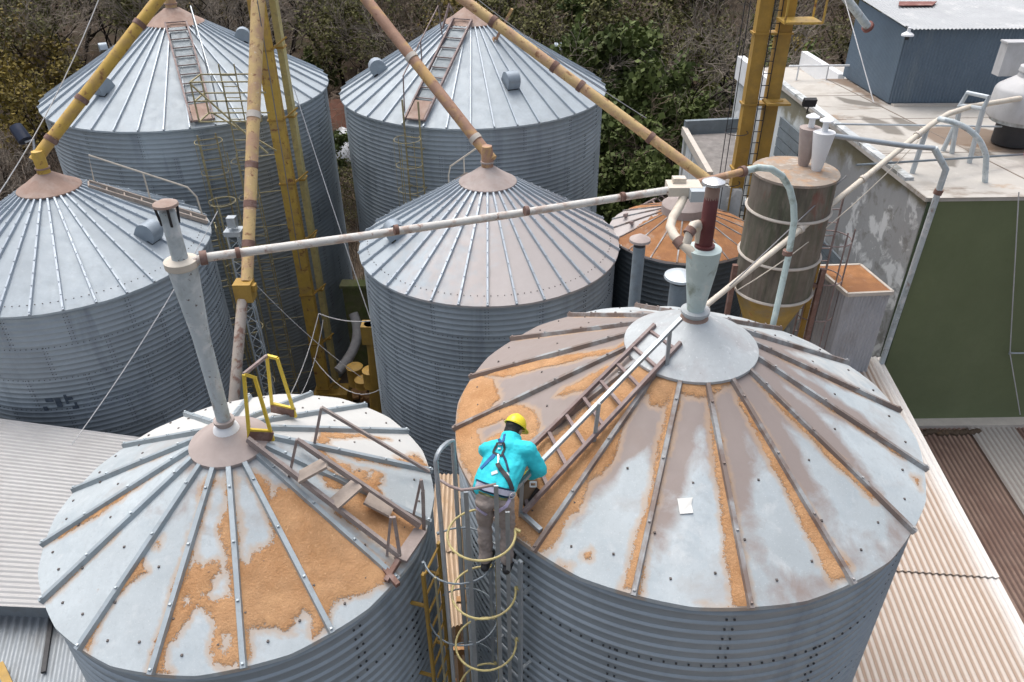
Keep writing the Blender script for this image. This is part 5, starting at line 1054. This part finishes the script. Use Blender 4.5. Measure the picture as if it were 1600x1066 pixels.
def melt(b, name, mat, parent=None, origin=None, voxel=.012, smooth=5, wrinkle=0., wsize=.06):
    o = b.build(name+'_src', mat, None, origin=(0, 0, 0), smooth=0)
    m = o.modifiers.new('r', 'REMESH'); m.mode = 'VOXEL'; m.voxel_size = voxel; m.use_smooth_shade = True
    k = o.modifiers.new('s', 'SMOOTH'); k.iterations = smooth; k.factor = .5
    dg = bpy.context.evaluated_depsgraph_get(); me = bpy.data.meshes.new_from_object(o.evaluated_get(dg)); bpy.data.objects.remove(o)
    v = np.zeros(len(me.vertices)*3); me.vertices.foreach_get('co', v); v = v.reshape(-1, 3)
    if wrinkle:
        nr = np.zeros(len(me.vertices)*3); me.vertices.foreach_get('normal', nr); nr = nr.reshape(-1, 3); f = 1/wsize
        v = v+nr*((vnoise(v[:, 0]*f+v[:, 1]*f*.5, v[:, 2]*f*1.3+v[:, 1]*f*.6, 31, 3)-.5)*2*wrinkle)[:, None]
    F = [tuple(p.vertices) for p in me.polygons]
    return mesh_obj(name, v, F, mat, parent, origin, smooth=180, recalc=False)
hipc = at_y(773, 772, 5.16); Lsh = at_y(763, 703, 5.50); Rsh = at_y(825, 704, 5.42); nk = at_y(798, 688, 5.60); hd = at_y(803, 671, 5.70)
Rel = at_y(843, 734, 5.38); Rwr = at_y(823, 744, 5.50); Lel = Vector((-.27, 5.74, 12.28)); Lwr = Vector((-.07, 5.92, 12.10))
ankL = at_y(759, 872, 5.10); ankR = at_y(793, 876, 5.03); hipL = hipc+Vector((-.085, .0, -.04)); hipR = hipc+Vector((.085, -.02, -.04))
kneeL = hipL.lerp(ankL, .5)+Vector((-.01, .07, .0)); kneeR = hipR.lerp(ankR, .5)+Vector((.015, .06, 0))
chest = (Lsh+Rsh)/2+Vector((0, .03, -.03)); waist = hipc+Vector((.0, .03, .07)); xs = (Rsh-Lsh).normalized()
fwd = (hd-hipc); fwd.z = 0; fwd.normalize()
# body: one continuous mesh
b = MB()
capsule(b, hipc, chest, .10, .11); capsule(b, chest, nk, .07, .055); capsule(b, nk, hd, .055, .055)
hq = (xs*.35+fwd*.9); hz = Vector((0, 0, 1))
HM = Matrix.Rotation(R(-48), 3, 'X') @ Matrix.Rotation(R(18), 3, 'Y') @ Matrix.Rotation(R(-25), 3, 'Z')
ellipsoid(b, hd, (.075, .098, .108), HM)
facef = HM @ Vector((0, 1, 0)); faceu = HM @ Vector((0, 0, 1)); facex = HM @ Vector((1, 0, 0))
ellipsoid(b, hd+facef*.03-faceu*.055, (.055, .06, .055), HM); ellipsoid(b, hd+facef*.102-faceu*.012, (.013, .02, .026), HM)
for s_ in (-1, 1): ellipsoid(b, hd+facex*.077*s_-faceu*.012, (.012, .022, .032), HM); ellipsoid(b, hd+facef*.088+facex*.03*s_+faceu*.02, (.016, .012, .010), HM)
ellipsoid(b, hd+facef*.092-faceu*.062, (.026, .012, .010), HM)
for a, e, w__ in ((Lsh, Lel, Lwr), (Rsh, Rel, Rwr)): capsule(b, chest.lerp(a, .6), a, .06, .055); capsule(b, a, e, .052, .042); capsule(b, e, w__, .040, .028)
for h_, k_, a_ in ((hipL, kneeL, ankL), (hipR, kneeR, ankR)): capsule(b, h_, k_, .075, .055); capsule(b, k_, a_, .05, .036)
def hand(b, w__, d, side, curl):
    d = Vector(d).normalized(); up_ = Vector((0, 0, 1)); x = d.cross(up_).normalized(); n_ = x.cross(d)
    ellipsoid(b, w__+d*.045, (.042, .05, .018), Matrix((x, d, n_)).transposed())
    for k, (o_, L) in enumerate(((-.030, .060), (-.010, .072), (.010, .068), (.029, .052))):
        p0 = w__+d*.075+x*o_; p1 = p0+(d*.8-n_*.5*curl).normalized()*L*.5; p2 = p1+(d*.35-n_*curl).normalized()*L*.5; capsule(b, p0, p1, .0105, .0095, 8); capsule(b, p1, p2, .0095, .008, 8)
    p0 = w__+d*.03-x*.035*side; p1 = p0+(d*.7-x*side*.7-n_*.4).normalized()*.045; capsule(b, p0, p1, .012, .010, 8); capsule(b, p1, p1+(d*.8-n_*.6).normalized()*.03, .010, .008, 8)
hand(b, Rwr, Vector((-.35, .25, -.35)), 1, 1.); hand(b, Lwr, Vector((.5, .6, -.25)), -1, .8)
man = melt(b, 'person', 'skin', None, origin=(hipc.x, hipc.y, ankL.z-.1), voxel=.008, smooth=3)
tag(man, 'worker in cyan jacket, yellow helmet and harness leaning from a cage ladder onto the roof', 'person')
# trousers
b = MB(); ellipsoid(b, hipc+Vector((0, .0, .01)), (.175, .125, .12)); ellipsoid(b, hipc+Vector((-.075, -.05, -.05)), (.095, .085, .10)); ellipsoid(b, hipc+Vector((.08, -.06, -.05)), (.095, .085, .10))
for h_, k_, a_ in ((hipL, kneeL, ankL), (hipR, kneeR, ankR)): capsule(b, h_, k_, .098, .075); capsule(b, k_, a_+Vector((0, 0, .02)), .073, .066)
tro = melt(b, 'trousers', 'trousers', man, voxel=.010, smooth=4, wrinkle=.016, wsize=.075)
b = MB()
for a_ in (ankL, ankR): capsule(b, a_+Vector((0, .0, .03)), a_+Vector((0, .01, -.06)), .055, .05); capsule(b, a_+Vector((-.01, -.05, -.075)), a_+Vector((.05, .15, -.085)), .042, .042)
half = len(b.v)//2
for q in range(2):
    bb = MB(); a_ = (ankL, ankR)[q]; capsule(bb, a_+Vector((0, 0, .03)), a_+Vector((0, .01, -.06)), .058, .052); capsule(bb, a_+Vector((-.01, -.05, -.078)), a_+Vector((.05, .15, -.088)), .044, .042); melt(bb, 'boot', 'boot', man, voxel=.01, smooth=3)
# jacket
b = MB(); ellipsoid(b, waist+Vector((0, 0, .0)), (.185, .135, .09))
for t, r_ in ((-.085, .120), (0, .135), (.085, .120)): capsule(b, waist+xs*t, chest+xs*t*1.25+Vector((0, -.01, -.01)), r_, r_-.005)
ellipsoid(b, chest, (.215, .12, .105), None)
capsule(b, chest+Vector((0, 0, .03)), nk, .11, .095); b.lathe(nk+(hd-nk)*.0, [(.098, -.04), (.10, .03), (.09, .06), (.07, .05)], 16, axis=(hd-nk).normalized())
for a, e, w__ in ((Lsh, Lel, Lwr), (Rsh, Rel, Rwr)):
    capsule(b, chest.lerp(a, .55), a, .10, .088); capsule(b, a, e, .086, .074); capsule(b, e, e.lerp(w__, .62), .072, .056)
jk = melt(b, 'jacket', 'jacket', man, voxel=.010, smooth=4, wrinkle=.013, wsize=.10)
# gloves and cuffs
for w__, d, sd in ((Rwr, Vector((-.35, .25, -.35)), 1), (Lwr, Vector((.5, .6, -.25)), -1)):
    b = MB(); hand(b, w__+Vector(d).normalized()*-.002, d, sd, 1. if sd > 0 else .8); e_ = Rel if sd > 0 else Lel; capsule(b, w__, w__.lerp(e_, .3), .038, .044)
    g = melt(b, 'glove', 'glove', man, voxel=.0065, smooth=1)
bd_ = MB().tube([Rwr.lerp(Rel, .14), Rwr.lerp(Rel, .24)], .049, 14).build('cuff_band', 'helmet', man)
# hair and helmet
b = MB(); ellipsoid(b, hd-facef*.012+faceu*.014, (.083, .103, .108), HM); b.v = [v for v in b.v]
b2 = MB(); ellipsoid(b2, hd-facef*.035-faceu*.03, (.074, .072, .070), HM); ellipsoid(b2, hd+faceu*.02-facef*.01, (.082, .1, .095), HM); melt(b2, 'hair', 'hair', man, voxel=.008, smooth=2, wrinkle=.004, wsize=.02)
hc = hd+faceu*.045+facef*.01; TM = HM @ Matrix.Rotation(R(-8), 3, 'X')
def hp_(a, t, k=1.): return hc+TM @ Vector((.100*k*math.cos(t)*math.cos(a), .124*k*math.cos(t)*math.sin(a), .110*k*math.sin(t)))
b = MB(); n_ = 32; vs = []; rows = 10
for i in range(rows+1):
    t = (math.pi/2-.02)*i/rows
    for k in range(n_): vs.append(hp_(2*math.pi*k/n_, t, 1.+(.03 if abs(math.cos(2*math.pi*k/n_)) < .22 and i > 2 else 0)))
b.add(vs, [(i*n_+k, i*n_+(k+1) % n_, (i+1)*n_+(k+1) % n_, (i+1)*n_+k) for i in range(rows) for k in range(n_)]+[tuple(range(rows*n_, rows*n_+n_))])
helm = b.build('helmet', 'helmet', man, smooth=60)
b = MB(); vs = []
for k in range(n_):
    a = 2*math.pi*k/n_; ex = .055*max(0, math.sin(a))**1.5+.010
    for rr_, zz in ((1., -.002), (1., -.012)): vs.append(hp_(a, 0)*1.+TM @ Vector((0, 0, zz)))
    vs.append(hp_(a, 0)+TM @ Vector((ex*math.cos(a), ex*math.sin(a), -.012))); vs.append(hp_(a, 0)+TM @ Vector((ex*math.cos(a), ex*math.sin(a), -.006)))
b.add(vs, [f for k in range(n_) for f in ((k*4, (k+1) % n_*4, (k+1) % n_*4+3, k*4+3), (k*4+3, (k+1) % n_*4+3, (k+1) % n_*4+2, k*4+2), (k*4+2, (k+1) % n_*4+2, (k+1) % n_*4+1, k*4+1))])
b.build('helmet_brim', 'helmet', helm, smooth=40)
# harness straps laid on the clothes
def bvh_of(*objs):
    v, f = [], []
    for o in objs:
        k = len(v); wv = wloc(o); v += [tuple(Vector(p.co)+wv) for p in o.data.vertices]; f += [tuple(i+k for i in p.vertices) for p in o.data.polygons]
    return BVHTree.FromPolygons(v, f)
BV = bvh_of(jk, tro)
def on_cloth(px, py, off=.007):
    d = Vector(ray(px, py)).normalized(); h, n_, i, t = BV.ray_cast(Vector(EYE), d, 30)
    if h is None:
        q = at_y(px, py, 5.4); h, n_, i, t = BV.find_nearest(q)
    return h+n_*off, n_
def strap(pts, w_, mat, name, parent, off=.007, k=5, th=.006):
    b = MB(); P_ = []
    for (a, c_) in zip(pts[:-1], pts[1:]):
        for i in range(k): t = i/k; P_.append((a[0]*(1-t)+c_[0]*t, a[1]*(1-t)+c_[1]*t))
    P_.append(pts[-1]); H_ = [on_cloth(*p, off) for p in P_]; vs = []; m = len(H_)
    for i, (h, n_) in enumerate(H_):
        d = (H_[min(i+1, m-1)][0]-H_[max(i-1, 0)][0]).normalized(); x = d.cross(n_).normalized()
        vs += [h+x*w_/2-n_*th, h+x*w_/2+n_*.001, h-x*w_/2+n_*.001, h-x*w_/2-n_*th]
    fs = [(i*4+q, i*4+(q+1) % 4, (i+1)*4+(q+1) % 4, (i+1)*4+q) for i in range(m-1) for q in range(4)]
    return b.add(vs, fs).build(name, mat, parent, smooth=30)
Z = lambda pts: [(600+a/4.847, 640+c_/4.847) for a, c_ in pts]
har = strap(Z([(850, 195), (875, 235), (890, 270)]), .022, 'blue_strap', 'harness', man)
strap(Z([(915, 190), (905, 235), (890, 270)]), .022, 'blue_strap', 'shoulder_strap', har)
strap(Z([(850, 330), (800, 380), (735, 450)]), .034, 'blue_strap', 'side_strap', har); strap(Z([(900, 340), (925, 400), (945, 470)]), .020, 'navy', 'side_strap', har)
for z_ in (((830, 318), (858, 258), (912, 258), (915, 300), (890, 352), (830, 330), (830, 318)),): strap(Z(z_), .020, 'black', 'back_pad', har, .010, 4)
strap(Z([(866, 300), (890, 300)]), .016, 'steel', 'pad_buckle', har, .014); strap(Z([(872, 265), (898, 265)]), .012, 'steel', 'pad_buckle', har, .014)
strap(Z([(868, 345), (870, 385), (866, 415)]), .014, 'steel', 'snap_hook', har, .016); strap(Z([(860, 410), (880, 450), (915, 490), (945, 540), (968, 605)]), .040, 'black', 'lanyard', har, .016, 5, .014)
strap(Z([(815, 488), (860, 470)]), .03, 'white', 'label_patch', har, .006, 2); strap(Z([(925, 480), (940, 505)]), .03, 'white', 'label_patch', har, .006, 2)
strap(Z([(700, 532), (760, 556), (840, 582), (920, 602), (985, 612)]), .014, 'navy', 'waist_band', har, .006); strap(Z([(700, 562), (760, 588), (840, 612), (920, 632), (980, 640)]), .052, 'reflect', 'waist_band', har, .005)
strap(Z([(702, 590), (760, 618), (840, 642), (920, 660), (975, 666)]), .014, 'navy', 'waist_band', har, .007); strap(Z([(720, 622), (780, 648), (850, 668), (930, 682)]), .022, 'mossy', 'belt', har, .008)
strap(Z([(955, 672), (925, 730), (870, 768), (830, 780)]), .030, 'lilac', 'thigh_strap', har, .008); strap(Z([(705, 745), (745, 775), (775, 795)]), .026, 'lilac', 'thigh_strap', har, .008)
p, n_ = on_cloth(*Z([(962, 642)])[0], .02); MB().ring(p, .034, .005, 18, 6, axis=n_).build('steel_ring', 'steel', har)
# tool bag on the roof
g0 = on_cone('F', 818, 800); bg_ = thing('tool_bag', tuple(g0), 'small brown tool bag with a white buckle beside the worker', 'bag')
q0, q1, q2, q3 = at_y(808, 775, g0.y), at_y(826, 752, g0.y+.12), on_cone('F', 842, 770)+Vector((0, 0, .05)), on_cone('F', 822, 798)+Vector((0, 0, .02))
b = MB(); b.prism([q0, q1, q2, q3], (-.02, .16, .05)); b.build('bag_body', 'bag', bg_, smooth=0)
b = MB(); b.prism([q1+Vector((.01, -.01, 0)), q2+Vector((.012, -.012, .0)), q3+Vector((.0, -.012, 0)), q3.lerp(q0, .25)+Vector((0, -.012, 0)), q2.lerp(q1, .35)+Vector((.01, -.012, 0))], (.01, -.014, 0)); b.build('black_panel', 'black', bg_, smooth=0)
b = MB(); c_ = at_y(833, 757, g0.y-.06)
for dx, dz in ((-.028, 0), (.028, 0)): b.box(c_+Vector((dx, 0, 0)), (.012, .012, .06))
for dz in (-.028, .028): b.box(c_+Vector((0, 0, dz)), (.05, .012, .012))
b.build('buckle', 'white', bg_, smooth=0)
# ------------------------------------------------------------------ trees
def rot_about(v, axis, a): return Matrix.Rotation(a, 3, axis) @ v
class Twigs:
    def __init__(s): s.v = []; s.f = []
    def tube(s, pts, rs, n):
        k0 = len(s.v); m = len(pts); t = (pts[-1]-pts[0]).normalized(); a = Vector((0, 0, 1)) if abs(t.z) < .9 else Vector((1, 0, 0)); x = t.cross(a).normalized(); y = t.cross(x)
        for p, r_ in zip(pts, rs):
            for k in range(n): q = p+(x*math.cos(2*math.pi*k/n)+y*math.sin(2*math.pi*k/n))*r_; s.v.append((q.x, q.y, q.z))
        for i in range(m-1):
            for k in range(n): s.f.append((k0+i*n+k, k0+i*n+(k+1) % n, k0+(i+1)*n+(k+1) % n, k0+(i+1)*n+k))
    def leaf(s, p, sz, rg):
        k0 = len(s.v); a = Vector((rg.gauss(0, 1), rg.gauss(0, 1), rg.gauss(0, .6))).normalized(); b_ = a.cross(Vector((rg.gauss(0, 1), rg.gauss(0, 1), rg.gauss(0, 1)))).normalized()
        w_ = sz*rg.uniform(.35, .6)
        for q in (p, p+a*sz*.5+b_*w_, p+a*sz, p+a*sz*.5-b_*w_): s.v.append((q.x, q.y, q.z))
        s.f.append((k0, k0+1, k0+2, k0+3))
def grow(seed, height, trunk_r, spread=.9, levels=4, kids=(5, 6, 5, 4), multi=1, leaf_n=0, leaf_sz=.16, leaf_from=2, gnarl=.25, tip=.012, low=.25, droop=0., lenf=.55):
    rg = random.Random(seed); T, K, Lf = Twigs(), Twigs(), Twigs()
    def branch(p, d, L, r_, lev):
        nseg = 4 if lev < 2 else 3; pts = [p]; rs = [r_]; dd = d.copy()
        for i in range(nseg):
            dd = (dd+Vector((rg.gauss(0, gnarl), rg.gauss(0, gnarl), rg.gauss(0, gnarl*.6)+(.10 if lev < 3 else -droop)))).normalized(); pts.append(pts[-1]+dd*L/nseg); rs.append(max(tip*.6, r_*(1-.75*(i+1)/nseg)))
        (T if lev < 2 else K).tube(pts, rs, 6 if lev == 0 else 5 if lev == 1 else 3)
        if leaf_n and lev >= leaf_from:
            for k in range(leaf_n):
                t = rg.random(); i = min(nseg-1, int(t*nseg)); q = pts[i].lerp(pts[i+1], t*nseg-i); sp = .16+.1*lev*0
                Lf.leaf(q+Vector((rg.gauss(0, sp), rg.gauss(0, sp), rg.gauss(0, sp))), leaf_sz*rg.uniform(.6, 1.3), rg)
        if lev < levels:
            for k in range(kids[lev]):
                t = (low if lev == 0 else .2)+(1-(low if lev == 0 else .2))*(k+rg.random())/kids[lev]; i = min(nseg-1, int(t*nseg)); q = pts[i].lerp(pts[i+1], t*nseg-i)
                ax = Vector((rg.gauss(0, 1), rg.gauss(0, 1), rg.gauss(0, .5))).normalized(); base = (pts[i+1]-pts[i]).normalized()
                nd = rot_about(base, base.cross(ax).normalized(), spread*rg.uniform(.6, 1.2)); branch(q, nd, L*lenf*rg.uniform(.7, 1.25)*(1.15-.4*t if lev == 0 else 1), max(tip, r_*.5*(1-.5*t)), lev+1)
    for q in range(multi):
        a = rg.random()*6.28; off = Vector((math.cos(a), math.sin(a), 0))*(.35 if multi > 1 else 0)
        d = Vector((rg.gauss(0, .12 if multi == 1 else .4), rg.gauss(0, .12 if multi == 1 else .4), 1)).normalized(); branch(off, d, height*.62*rg.uniform(.85, 1.1), trunk_r*rg.uniform(.7, 1), 0)
    return T, K, Lf
def raw_mesh(name, t, mat):
    me = bpy.data.meshes.new(name); me.from_pydata(t.v, [], t.f); me.materials.append(mt[mat]); me.update(); return me
def proto(seed, twig, leaf=None, **k):
    T, K, Lf = grow(seed, **k); return (raw_mesh('trunk', T, 'bark'), raw_mesh('branches', K, twig), raw_mesh('foliage', Lf, leaf) if leaf and Lf.f else None, (T, K, Lf))
PT = {
 'bare': [proto(11, 'twig', height=11, trunk_r=.20, kids=(6, 6, 5, 4), spread=.75), proto(12, 'twig_brown', height=10, trunk_r=.24, kids=(6, 6, 5, 4), spread=.9, gnarl=.32)],
 'brush': [proto(21, 'twig', height=6.5, trunk_r=.07, kids=(7, 5, 4, 3), multi=4, spread=.6, levels=3, lenf=.5), proto(22, 'twig_brown', height=6, trunk_r=.07, kids=(7, 6, 4, 3), multi=4, spread=.7, levels=3), proto(23, 'twig', 'leaf_olive', height=5.5, trunk_r=.06, kids=(7, 5, 4, 3), multi=4, spread=.7, levels=3, leaf_n=2, leaf_sz=.14, leaf_from=2)],
 'green': [proto(31, 'twig_brown', 'leaf_green', height=10, trunk_r=.2, kids=(9, 7, 5), levels=3, leaf_n=26, leaf_sz=.24, leaf_from=2, spread=1., low=.12, lenf=.42), proto(32, 'twig_brown', 'leaf_green', height=9, trunk_r=.18, kids=(10, 7, 5), levels=3, leaf_n=24, leaf_sz=.22, leaf_from=2, spread=1.05, low=.08, lenf=.45), proto(33, 'twig_brown', 'leaf_mid', height=10.5, trunk_r=.2, kids=(9, 7, 5), levels=3, leaf_n=26, leaf_sz=.22, leaf_from=2, spread=.95, low=.15, lenf=.45, gnarl=.3)],
 'olive': [proto(41, 'twig', 'leaf_olive', height=10, trunk_r=.2, kids=(7, 6, 5), levels=3, leaf_n=9, leaf_sz=.2, leaf_from=2, spread=.9, low=.15)],
 'yellow': [proto(51, 'twig', 'leaf_yellow', height=9, trunk_r=.16, kids=(8, 6, 5), levels=3, leaf_n=8, leaf_sz=.2, leaf_from=2, spread=.85, low=.2, lenf=.45)]}
rt = random.Random(5)
def plant(kind, x, y, sc_, label, group, var=None, cat='tree'):
    P_ = PT[kind][(var if var is not None else rt.randrange(99)) % len(PT[kind])]; z = float(ground_z(np.array([x]), np.array([y]))[0])
    o = thing({'bare': 'bare_tree', 'brush': 'bare_shrub', 'green': 'ivy_tree', 'olive': 'thin_leaved_tree', 'yellow': 'yellow_leaved_tree'}[kind], (x, y, z-.1), label, cat, group)
    o.rotation_euler = (0, 0, rt.random()*6.28); o.scale = (sc_, sc_, sc_*rt.uniform(.92, 1.12))
    for me, nm in ((P_[0], 'trunk'), (P_[1], 'branches'), (P_[2], 'foliage')):
        if me: c_ = bpy.data.objects.new(nm, me); C.objects.link(c_); c_.parent = o
    return o
def px_at(px, y, zz=3.): return (px-800)/FPX*(y*_c+(H-zz)*_s)
G_ = {'green': ('leafy green tree in the wood behind the rear silos', 'green trees behind the silos'),
      'olive': ('sparse olive leaved tree in the wood behind the silos', 'sparse trees behind the silos'),
      'yellow': ('tree with yellowing leaves in the wood behind the silos', 'yellowing trees in the wood'),
      'bare': ('bare leafless tree with dark limbs in the wood behind the silos', 'bare trees behind the silos'),
      'brush': ('grey leafless shrub in the thicket behind the silos', 'bare shrubs in the thicket')}
def put(kind, px, y, sc_=1., var=None): plant(kind, px_at(px, y), y, sc_, *G_[kind], var)
for a in (('green', 960, 31, .85, 0), ('green', 1040, 30, .80, 1), ('green', 905, 34, .95, 1), ('green', 1010, 35, 1.0, 0), ('green', 1100, 33, .85, 1), ('green', 1160, 36, .8, 0), ('green', 945, 40, 1.0, 0), ('green', 1060, 41, .9, 1), ('green', 985, 27.6, .55, 0), ('green', 1050, 26.8, .5, 1), ('green', 930, 29, .6, 1), ('green', 1115, 28.5, .5, 0),
          ('green', 880, 37, 1.1, 2), ('green', 955, 36, 1.15, 1), ('green', 1075, 37.5, 1.15, 2), ('green', 1150, 40, 1.1, 1), ('green', 1010, 39.5, 1.15, 0), ('green', 845, 46, 1.1, 2), ('green', 890, 44, 1.1, 2), ('green', 1010, 45, 1.1, 2), ('green', 1120, 44, 1.05, 2), ('green', 960, 52, 1.15, 0), ('green', 1075, 53, 1.15, 2), ('green', 860, 53, 1.1, 2), ('green', 1040, 37, .8, 2), ('green', 930, 37, .8, 2), ('green', 490, 47, .85, 2), ('green', 535, 62, 1.0, 2), ('green', 465, 52, 1., 2), ('green', 240, 52, .9, 2), ('bare', 1105, 29.5, .95, 1), ('bare', 1085, 31.5, 1.0, 1), ('bare', 1000, 37, 1.1, 0), ('bare', 930, 44, 1.15, 1), ('bare', 1130, 39, 1.15, 0), ('bare', 1270, 42, 1.1, 1), ('bare', 1230, 37, .95, 0), ('bare', 1320, 46, 1.15, 1), ('olive', 880, 47, 1.0), ('olive', 985, 49, 1.05), ('green', 1560, 52, 1.0, 0), ('olive', 1400, 54, 1.), ('bare', 1480, 50, 1.1), ('yellow', 1190, 47, .9),
          ('bare', 450, 41, 1.1, 1), ('bare', 520, 60, 1.1, 0), ('bare', 600, 42, 1.15, 1), ('bare', 680, 46, 1.1, 0), ('bare', 760, 44, 1.1, 1), ('bare', 820, 40, 1.0, 0), ('bare', 350, 44, 1.1, 0), ('olive', 640, 48, .9), ('olive', 540, 57, .9), ('green', 512, 56, .5, 1), ('green', 500, 40, .5, 0), ('bare', 560, 55, 1., 1), ('bare', 710, 56, 1.2, 1), ('bare', 410, 52, 1.1, 0), ('olive', 800, 52, 1.),
          ('yellow', 90, 42, 1.0), ('yellow', 170, 40, .9), ('yellow', 20, 45, 1.0), ('yellow', 225, 44, 1.0), ('olive', 130, 50, 1.), ('bare', 60, 47, 1.0, 0), ('bare', 200, 49, 1.1, 1), ('bare', 290, 47, 1.1, 0)): put(*a)
for px in range(-60, 260, 44):
    for y in (25.5, 29, 33, 37):
        q = px+rt.uniform(-20, 20)
        if q < 70+ (y-25)*14: put('brush', q, y+rt.uniform(-1, 1), rt.uniform(.75, 1.05), 0 if rt.random() < .65 else 1)
for px, y, s_ in ((320, 38, 1.), (400, 39, .9), (470, 37, .9), (640, 37, 1.), (720, 38, 1.), (790, 37, .9), (580, 38, .75), (850, 36, .9), (1200, 33, .7), (1260, 35, .8), (1310, 38, 1.), (548, 33, .32), (520, 35, .3), (540, 30, .3), (560, 36, .4)): put('brush', px, y, s_, rt.choice((0, 1, 2)))
# the far wood: one mass
allv = []; allf = {}; mats_ = ['bark', 'twig', 'twig_brown', 'leaf_olive', 'leaf_mid', 'leaf_yellow']; parts = {m: ([], []) for m in mats_}
def dump(tw, mat, x, y, z, s_, a, keep=1.):
    V = np.array(tw.v)
    if not len(V): return
    ca, sa = math.cos(a), math.sin(a); W = np.stack([(V[:, 0]*ca-V[:, 1]*sa)*s_+x, (V[:, 0]*sa+V[:, 1]*ca)*s_+y, V[:, 2]*s_+z], -1); pv, pf = parts[mat]; k = sum(len(q) for q in pv); pv.append(W); pf.append(np.array(tw.f)+k)
rw = random.Random(9)
for y in (54, 60, 67, 75, 84, 94):
    x = -y*.85
    while x < y*.85:
        kd = rw.choices(('bare', 'brush', 'olive', 'green', 'yellow'), (3, 3, 2.2, 1.2, 1.4 if x < -y*.3 else .4))[0]; P_ = rw.choice(PT[kd]); X_ = x+rw.uniform(-1.5, 1.5); Y_ = y+rw.uniform(-2.5, 2.5)
        z = float(ground_z(np.array([X_]), np.array([Y_]))[0])-.1; s_ = rw.uniform(.85, 1.2)*(1.5 if kd == 'brush' else 1.); a = rw.random()*6.28; T, K, Lf = P_[3]
        if not (y < 58 and abs(X_+.22*Y_) < 2.4):
            dump(T, 'bark', X_, Y_, z, s_, a); dump(K, P_[1].materials[0].name.startswith('grey') and 'twig' or 'twig_brown', X_, Y_, z, s_, a)
            if P_[2]: dump(Lf, {'olive': 'leaf_olive', 'brush': 'leaf_olive', 'green': 'leaf_mid', 'yellow': 'leaf_yellow'}[kd], X_, Y_, z, s_, a)
        x += rw.uniform(3.4, 5.2)
V_ = []; me = bpy.data.meshes.new('far_wood'); k = 0; FF = []; MI = []
for mi, m in enumerate(mats_):
    pv, pf = parts[m]
    if pv:
        v = np.concatenate(pv); f = np.concatenate(pf)+k; k += len(v); V_.append(v); FF.append(f); MI.append(np.full(len(f), mi))
    me.materials.append(mt[m])
V_ = np.concatenate(V_); FF = np.concatenate(FF); MI = np.concatenate(MI)
me.vertices.add(len(V_)); me.vertices.foreach_set('co', V_.astype(np.float32).reshape(-1)); me.loops.add(len(FF)*4); me.loops.foreach_set('vertex_index', FF.astype(np.int32).reshape(-1)); me.polygons.add(len(FF)); me.polygons.foreach_set('loop_start', np.arange(0, len(FF)*4, 4, dtype=np.int32)); me.polygons.foreach_set('material_index', MI.astype(np.int32)); me.update(calc_edges=True)
o = bpy.data.objects.new('far_wood', me); C.objects.link(o); tag(o, 'far mass of bare and thinly leaved woodland filling the top of the picture', 'wood', None, 'stuff')
# undergrowth
un = {m: Twigs() for m in ('twig', 'leaf_olive', 'leaf_green', 'twig_brown')}
for i in range(16000):
    y = 24.5+rw.random()**1.3*34; x = rw.uniform(-y*.8, y*.75)
    z = float(0 if y < 24 else 0); 
    un['x'] = None
    if -6.5 < x < 13 and y < 27.8 and not (2.5 < x < 6): continue
    z = max(0, (y-38)*.1); cl = math.sin(x*.9)*math.cos(y*.8+x*.3)+rw.gauss(0, .5); h_ = abs(rw.gauss(0, .55))+(.5 if cl > .3 else 0)
    if cl > .2 and rw.random() < .6 and x > -6:
        for q in range(3): un['leaf_green' if rw.random() < .6 else 'leaf_olive'].leaf(Vector((x+rw.gauss(0, .3), y+rw.gauss(0, .3), z+.2+h_)), .24, rw)
    else:
        p = Vector((x, y, z)); q = p+Vector((rw.gauss(0, .5), rw.gauss(0, .5), .4+h_*1.4)); un['twig' if rw.random() < .6 else 'twig_brown'].tube([p, p.lerp(q, .5)+Vector((rw.gauss(0, .1), 0, .1)), q], [.016, .012, .006], 3)
un.pop('x'); k = 0; vs, fs, mi = [], [], []; me = bpy.data.meshes.new('undergrowth')
for i, (m, t) in enumerate(un.items()):
    me.materials.append(mt[m]); vs += t.v; fs += [tuple(a+k for a in f) for f in t.f]; mi += [i]*len(t.f); k = len(vs)
me.from_pydata(vs, [], fs); me.polygons.foreach_set('material_index', mi); me.update()
o = bpy.data.objects.new('undergrowth', me); C.objects.link(o); tag(o, 'tangle of twigs and low leaves covering the ground under the trees', 'undergrowth', None, 'stuff')
